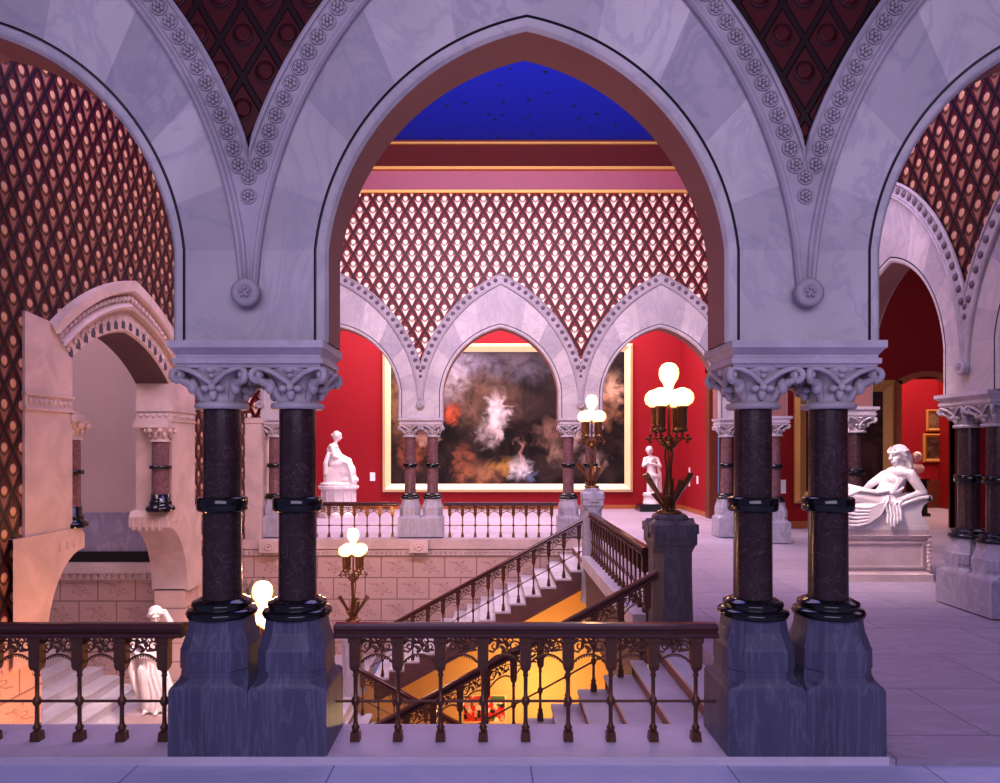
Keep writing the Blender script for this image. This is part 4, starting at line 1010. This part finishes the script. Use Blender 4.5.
# seated figure in the far gallery --------------------------------------------
t = thing('statue_pedestal', 'round white marble pedestal under the seated statue behind the distant railing', 'pedestal', (-4.13,19.2,.03))
m = MB(); m.lathe([(.53,0),(.53,.10),(.50,.12),(.47,.14),(.46,.70),(.50,.74),(.56,.78),(.56,.84),(.5,.85)], 12, smooth=False); m.build('drum', M['statue'], t)
m = MB()
for i in range(12):
    a0 = 2*PI*i/12; m.tube([(.465*math.cos(a0),.465*math.sin(a0),.14),(.465*math.cos(a0),.465*math.sin(a0),.70)],.02,6)
m.build('fluting', M['statue'], t)
t = thing('seated_statue', 'white marble seated draped figure facing right, on a round pedestal by the red wall', 'statue', (-4.13,19.2,.88))
m = MB()
m.lathe([(.50,0),(.50,.06),(.46,.08)], 20); m.box(-.3,.12,-.25,.25,.05,.5)
m.cap((-.1,0,.55),(-.16,0,.95),.20,.17); m.ell((-.14,0,1.05),(.14,.22,.10)); m.cap((-.11,0,1.1),(-.06,0,1.24),.06,.055); head(m,(-.03,0,1.34),.105,yaw=PI/2*1.0,tilt=.2)
m.cap((-.13,-.2,1.05),(-.06,-.26,.8),.07,.06); m.cap((-.06,-.26,.8),(.16,-.12,.72),.055,.045); hand(m,(.16,-.12,.72),(1,.2,-.1),(0,-.3,1))
m.cap((-.13,.2,1.05),(.0,.24,.82),.07,.06); m.cap((.0,.24,.82),(.2,.1,.74),.055,.045); hand(m,(.2,.1,.74),(1,-.2,-.1),(0,.3,1))
for y in (-.12,.12):
    m.cap((-.08,y,.58),(.22,y,.60),.16,.14); m.cap((.22,y,.60),(.32,y,.14),.14,.12)
m.ell((.17,0,.36),(.31,.28,.34)); m.ell((.26,0,.15),(.30,.3,.15))
for i in range(9):
    y = -.28+.07*i; m.tube([(.05,y*.8,.70),(.30,y,.60),(.38,y,.35),(.44,y*1.1,.08)],[.02,.03,.035,.035],6)
for i in range(5):
    m.tube([(-.28-.0*i,-.2+.1*i,.85),(-.33,-.2+.1*i,.5),(-.34,-.2+.1*i,.1)],[.02,.035,.03],6)
m.tube([(-.2,-.28,.9),(-.28,-.32,.6),(-.3,-.3,.3)],[.05,.07,.05],8)
sculpt(m, 'draped_figure', M['statue'], t, .016, 3)

# standing figure in the far corner --------------------------------------------
t = thing('statue_pedestal', 'low dark stepped base under the small standing statue in the far corner', 'pedestal', (4.80,20.9,.03))
m = MB(); m.rects([(0,.42,.36),(.16,.42,.36),(.165,.36,.3),(.22,.36,.3)]); m.build('base', M['darkbase'], t)
m = MB(); m.lathe([(.26,.22),(.26,.27),(.24,.30),(.24,.44),(.27,.46),(.27,.50)], 20); m.build('drum', M['statue'], t)
t = thing('standing_statue', 'white marble standing figure hugging its arms in the far corner behind the largest lamp', 'statue', (4.80,20.9,.53))
m = MB()
m.lathe([(.25,0),(.25,.05)],20); m.cap((.06,0,.1),(.06,0,.5),.09,.11); m.cap((-.08,-.03,.1),(-.05,-.06,.5),.08,.11); m.cap((0,0,.55),(-.02,0,.78),.15,.13); m.cap((-.02,0,.78),(-.02,0,1.0),.13,.13); m.ell((-.02,0,1.06),(.2,.1,.08))
m.cap((-.02,0,1.1),(-.06,-.04,1.2),.05,.045); head(m,(-.09,-.07,1.29),.10,yaw=-.5,tilt=.3)
m.cap((-.2,0,1.05),(-.26,-.06,.84),.055,.05); m.cap((-.26,-.06,.84),(-.05,-.16,1.0),.045,.035); hand(m,(-.05,-.16,1.0),(.6,-.2,.8),(0,-1,0),.9)
m.cap((.16,0,1.05),(.24,-.06,.82),.055,.05); m.cap((.24,-.06,.82),(.02,-.18,.9),.045,.035); hand(m,(.02,-.18,.9),(-1,-.1,.2),(0,-1,0),.9)
m.tube([(.2,.05,.9),(.24,.04,.6),(.22,.04,.05)],[.05,.07,.1],8); m.tube([(-.12,-.12,.62),(.05,-.16,.55),(.2,-.06,.5)],.05,8)
for i in range(5): m.tube([(.12+.03*i,-.12+.03*i,.6),(.12+.035*i,-.14+.03*i,.3),(.13+.04*i,-.14+.03*i,.04)],[.018,.026,.03],6)
sculpt(m, 'figure', M['statue'], t, .016, 3)

# bust in the red room ----------------------------------------------------------
t = thing('bust_pedestal', 'dark pedestal carrying a small white bust in the red room at right', 'pedestal', (11.75,19.4,.03))
m = MB(); m.rects([(0,.24,.24),(.08,.24,.24),(.1,.19,.19),(.95,.18,.18),(.97,.22,.22),(1.02,.22,.22)]); m.build('block', M['darkbase'], t)
t = thing('bust', 'small white marble bust in the red room behind the reclining statue', 'sculpture', (11.75,19.4,1.05))
m = MB(); m.lathe([(.12,0),(.12,.04),(.06,.07),(.06,.12)],14); m.ell((0,0,.28),(.22,.13,.15)); m.cap((0,0,.36),(0,0,.5),.06,.06); head(m,(0,-.02,.60),.11,yaw=-.9)
sculpt(m, 'head_and_shoulders', M['statue'], t, .014, 3)
# dark upholstered bench behind the couch in the red room
t = thing('potted_palm', 'thin dry palm by the tiled wall, seen between the nearest left columns', 'plant', (-4.50,13.6,LZ))
m = MB(); m.lathe([(.16,0),(.2,.1),(.22,.35),(.24,.38),(.2,.38),(.19,.34)],18); m.build('pot', M['stringer'], t)
m = MB()
for i in range(26):
    a0 = random.uniform(0,2*PI); L_ = random.uniform(.35,.65); h_ = random.uniform(1.0,1.42)
    m.tube([(0,0,.3),(L_*.15*math.cos(a0),L_*.15*math.sin(a0),.3+h_*.6),(L_*.45*math.cos(a0),L_*.45*math.sin(a0),.3+h_),(L_*.8*math.cos(a0),L_*.8*math.sin(a0),.25+h_*.9)],[.008,.008,.007,.003],4)
m.build('fronds', M['green'], t)

# ------------------------------------------------------------------ lights
def area(name, loc, target, sx, sy, power, col, spread=PI):
    l = bpy.data.lights.new(name, 'AREA'); l.shape = 'RECTANGLE'; l.size = sx; l.size_y = sy; l.energy = power; l.color = col; l.spread = spread
    o = bpy.data.objects.new(name, l); C.objects.link(o); o.location = loc
    o.rotation_euler = (Vector(target)-Vector(loc)).to_track_quat('-Z', 'Y').to_euler(); return o
def point(name, loc, power, col, r=.1):
    l = bpy.data.lights.new(name, 'POINT'); l.energy = power; l.color = col; l.shadow_soft_size = r
    o = bpy.data.objects.new(name, l); C.objects.link(o); o.location = loc; return o
area('court_skylight', (0.,8.8,7.7), (0.,9.4,0), 6, 4, 135, (1.,.78,.92))
area('far_wall_wash', (0.2,6.2,7.5), (0.2,14.7,4.9), 9, .8, 390, (1.,.74,.88), 2.4)
area('ceiling_fill', (0.2,7.0,7.0), (0.2,13.2,8.2), 6, 1.2, 110, (.72,.74,1.))  # added uplight that brightens the blue ceiling, no fitting there
area('back_gallery_skylight', (0,18.3,6.9), (0,18.6,0), 11, 4.5, 1000, (1.,.80,.93))
area('aisle_skylight', (9,10.5,6.9), (8.5,11,0), 5, 8, 130, (.80,.72,1.))
area('end_room_light', (12,19.5,6.2), (12,20.4,1), 3, 3, 330, (1.,.78,.68))
area('statue_fill', (3.0,8.4,5.0), (5.4,10.0,1.3), .3, .3, 20, (1.,.76,.66), 1.0)  # added raking fill to bring out the drapery folds, no real spotlight
area('landing_statue_fill', (-2.6,7.6,4.4), (-5.06,10.62,-1.4), .4, .4, 9, (1.,.80,.74), .45)  # added narrow fill that lifts the landing figure, no real spotlight
area('passage_light', (-7.2,9.0,5.8), (-7.4,10.2,0), 2, 3, 95, (1.,.74,.86))
area('near_gallery_light', (.3,-2.6,4.4), (.3,4.4,2.0), 7, 3, 215, (.90,.74,1.))
for (x,y,z), lab in LAMPS: point('lamp_light', (x,y-.0,z+1.72), 24 if z > 0 else 42, (1.,.58,.26), .12)
point('landing_glow', (-3.7,7.2,-1.1), 75, (1.,.42,.17), .2)
point('basement_lamp', (.9,13.0,-2.9), 70, (1.,.74,.36), .15)
point('basement_lamp', (2.4,9.8,-2.4), 50, (1.,.60,.24), .15)
wd = bpy.data.worlds.new('world'); bpy.context.scene.world = wd; wd.use_nodes = True
bg = wd.node_tree.nodes['Background']; bg.inputs[0].default_value = (.36,.34,.70,1); bg.inputs[1].default_value = .36

# ------------------------------------------------------------------ camera
cam = bpy.data.cameras.new('camera'); co = bpy.data.objects.new('camera', cam); C.objects.link(co)
co.location = (0,0,H); co.rotation_euler = (PI/2,0,0)
cam.sensor_width = 36; cam.sensor_fit = 'HORIZONTAL'; cam.lens = 704/1000*36; cam.shift_x = .010; cam.shift_y = .0575; cam.clip_start = .05
bpy.context.scene.camera = co
vs = bpy.context.scene.view_settings
vs.view_transform = 'Standard'; vs.look = 'None'; vs.exposure = .42; vs.gamma = .84
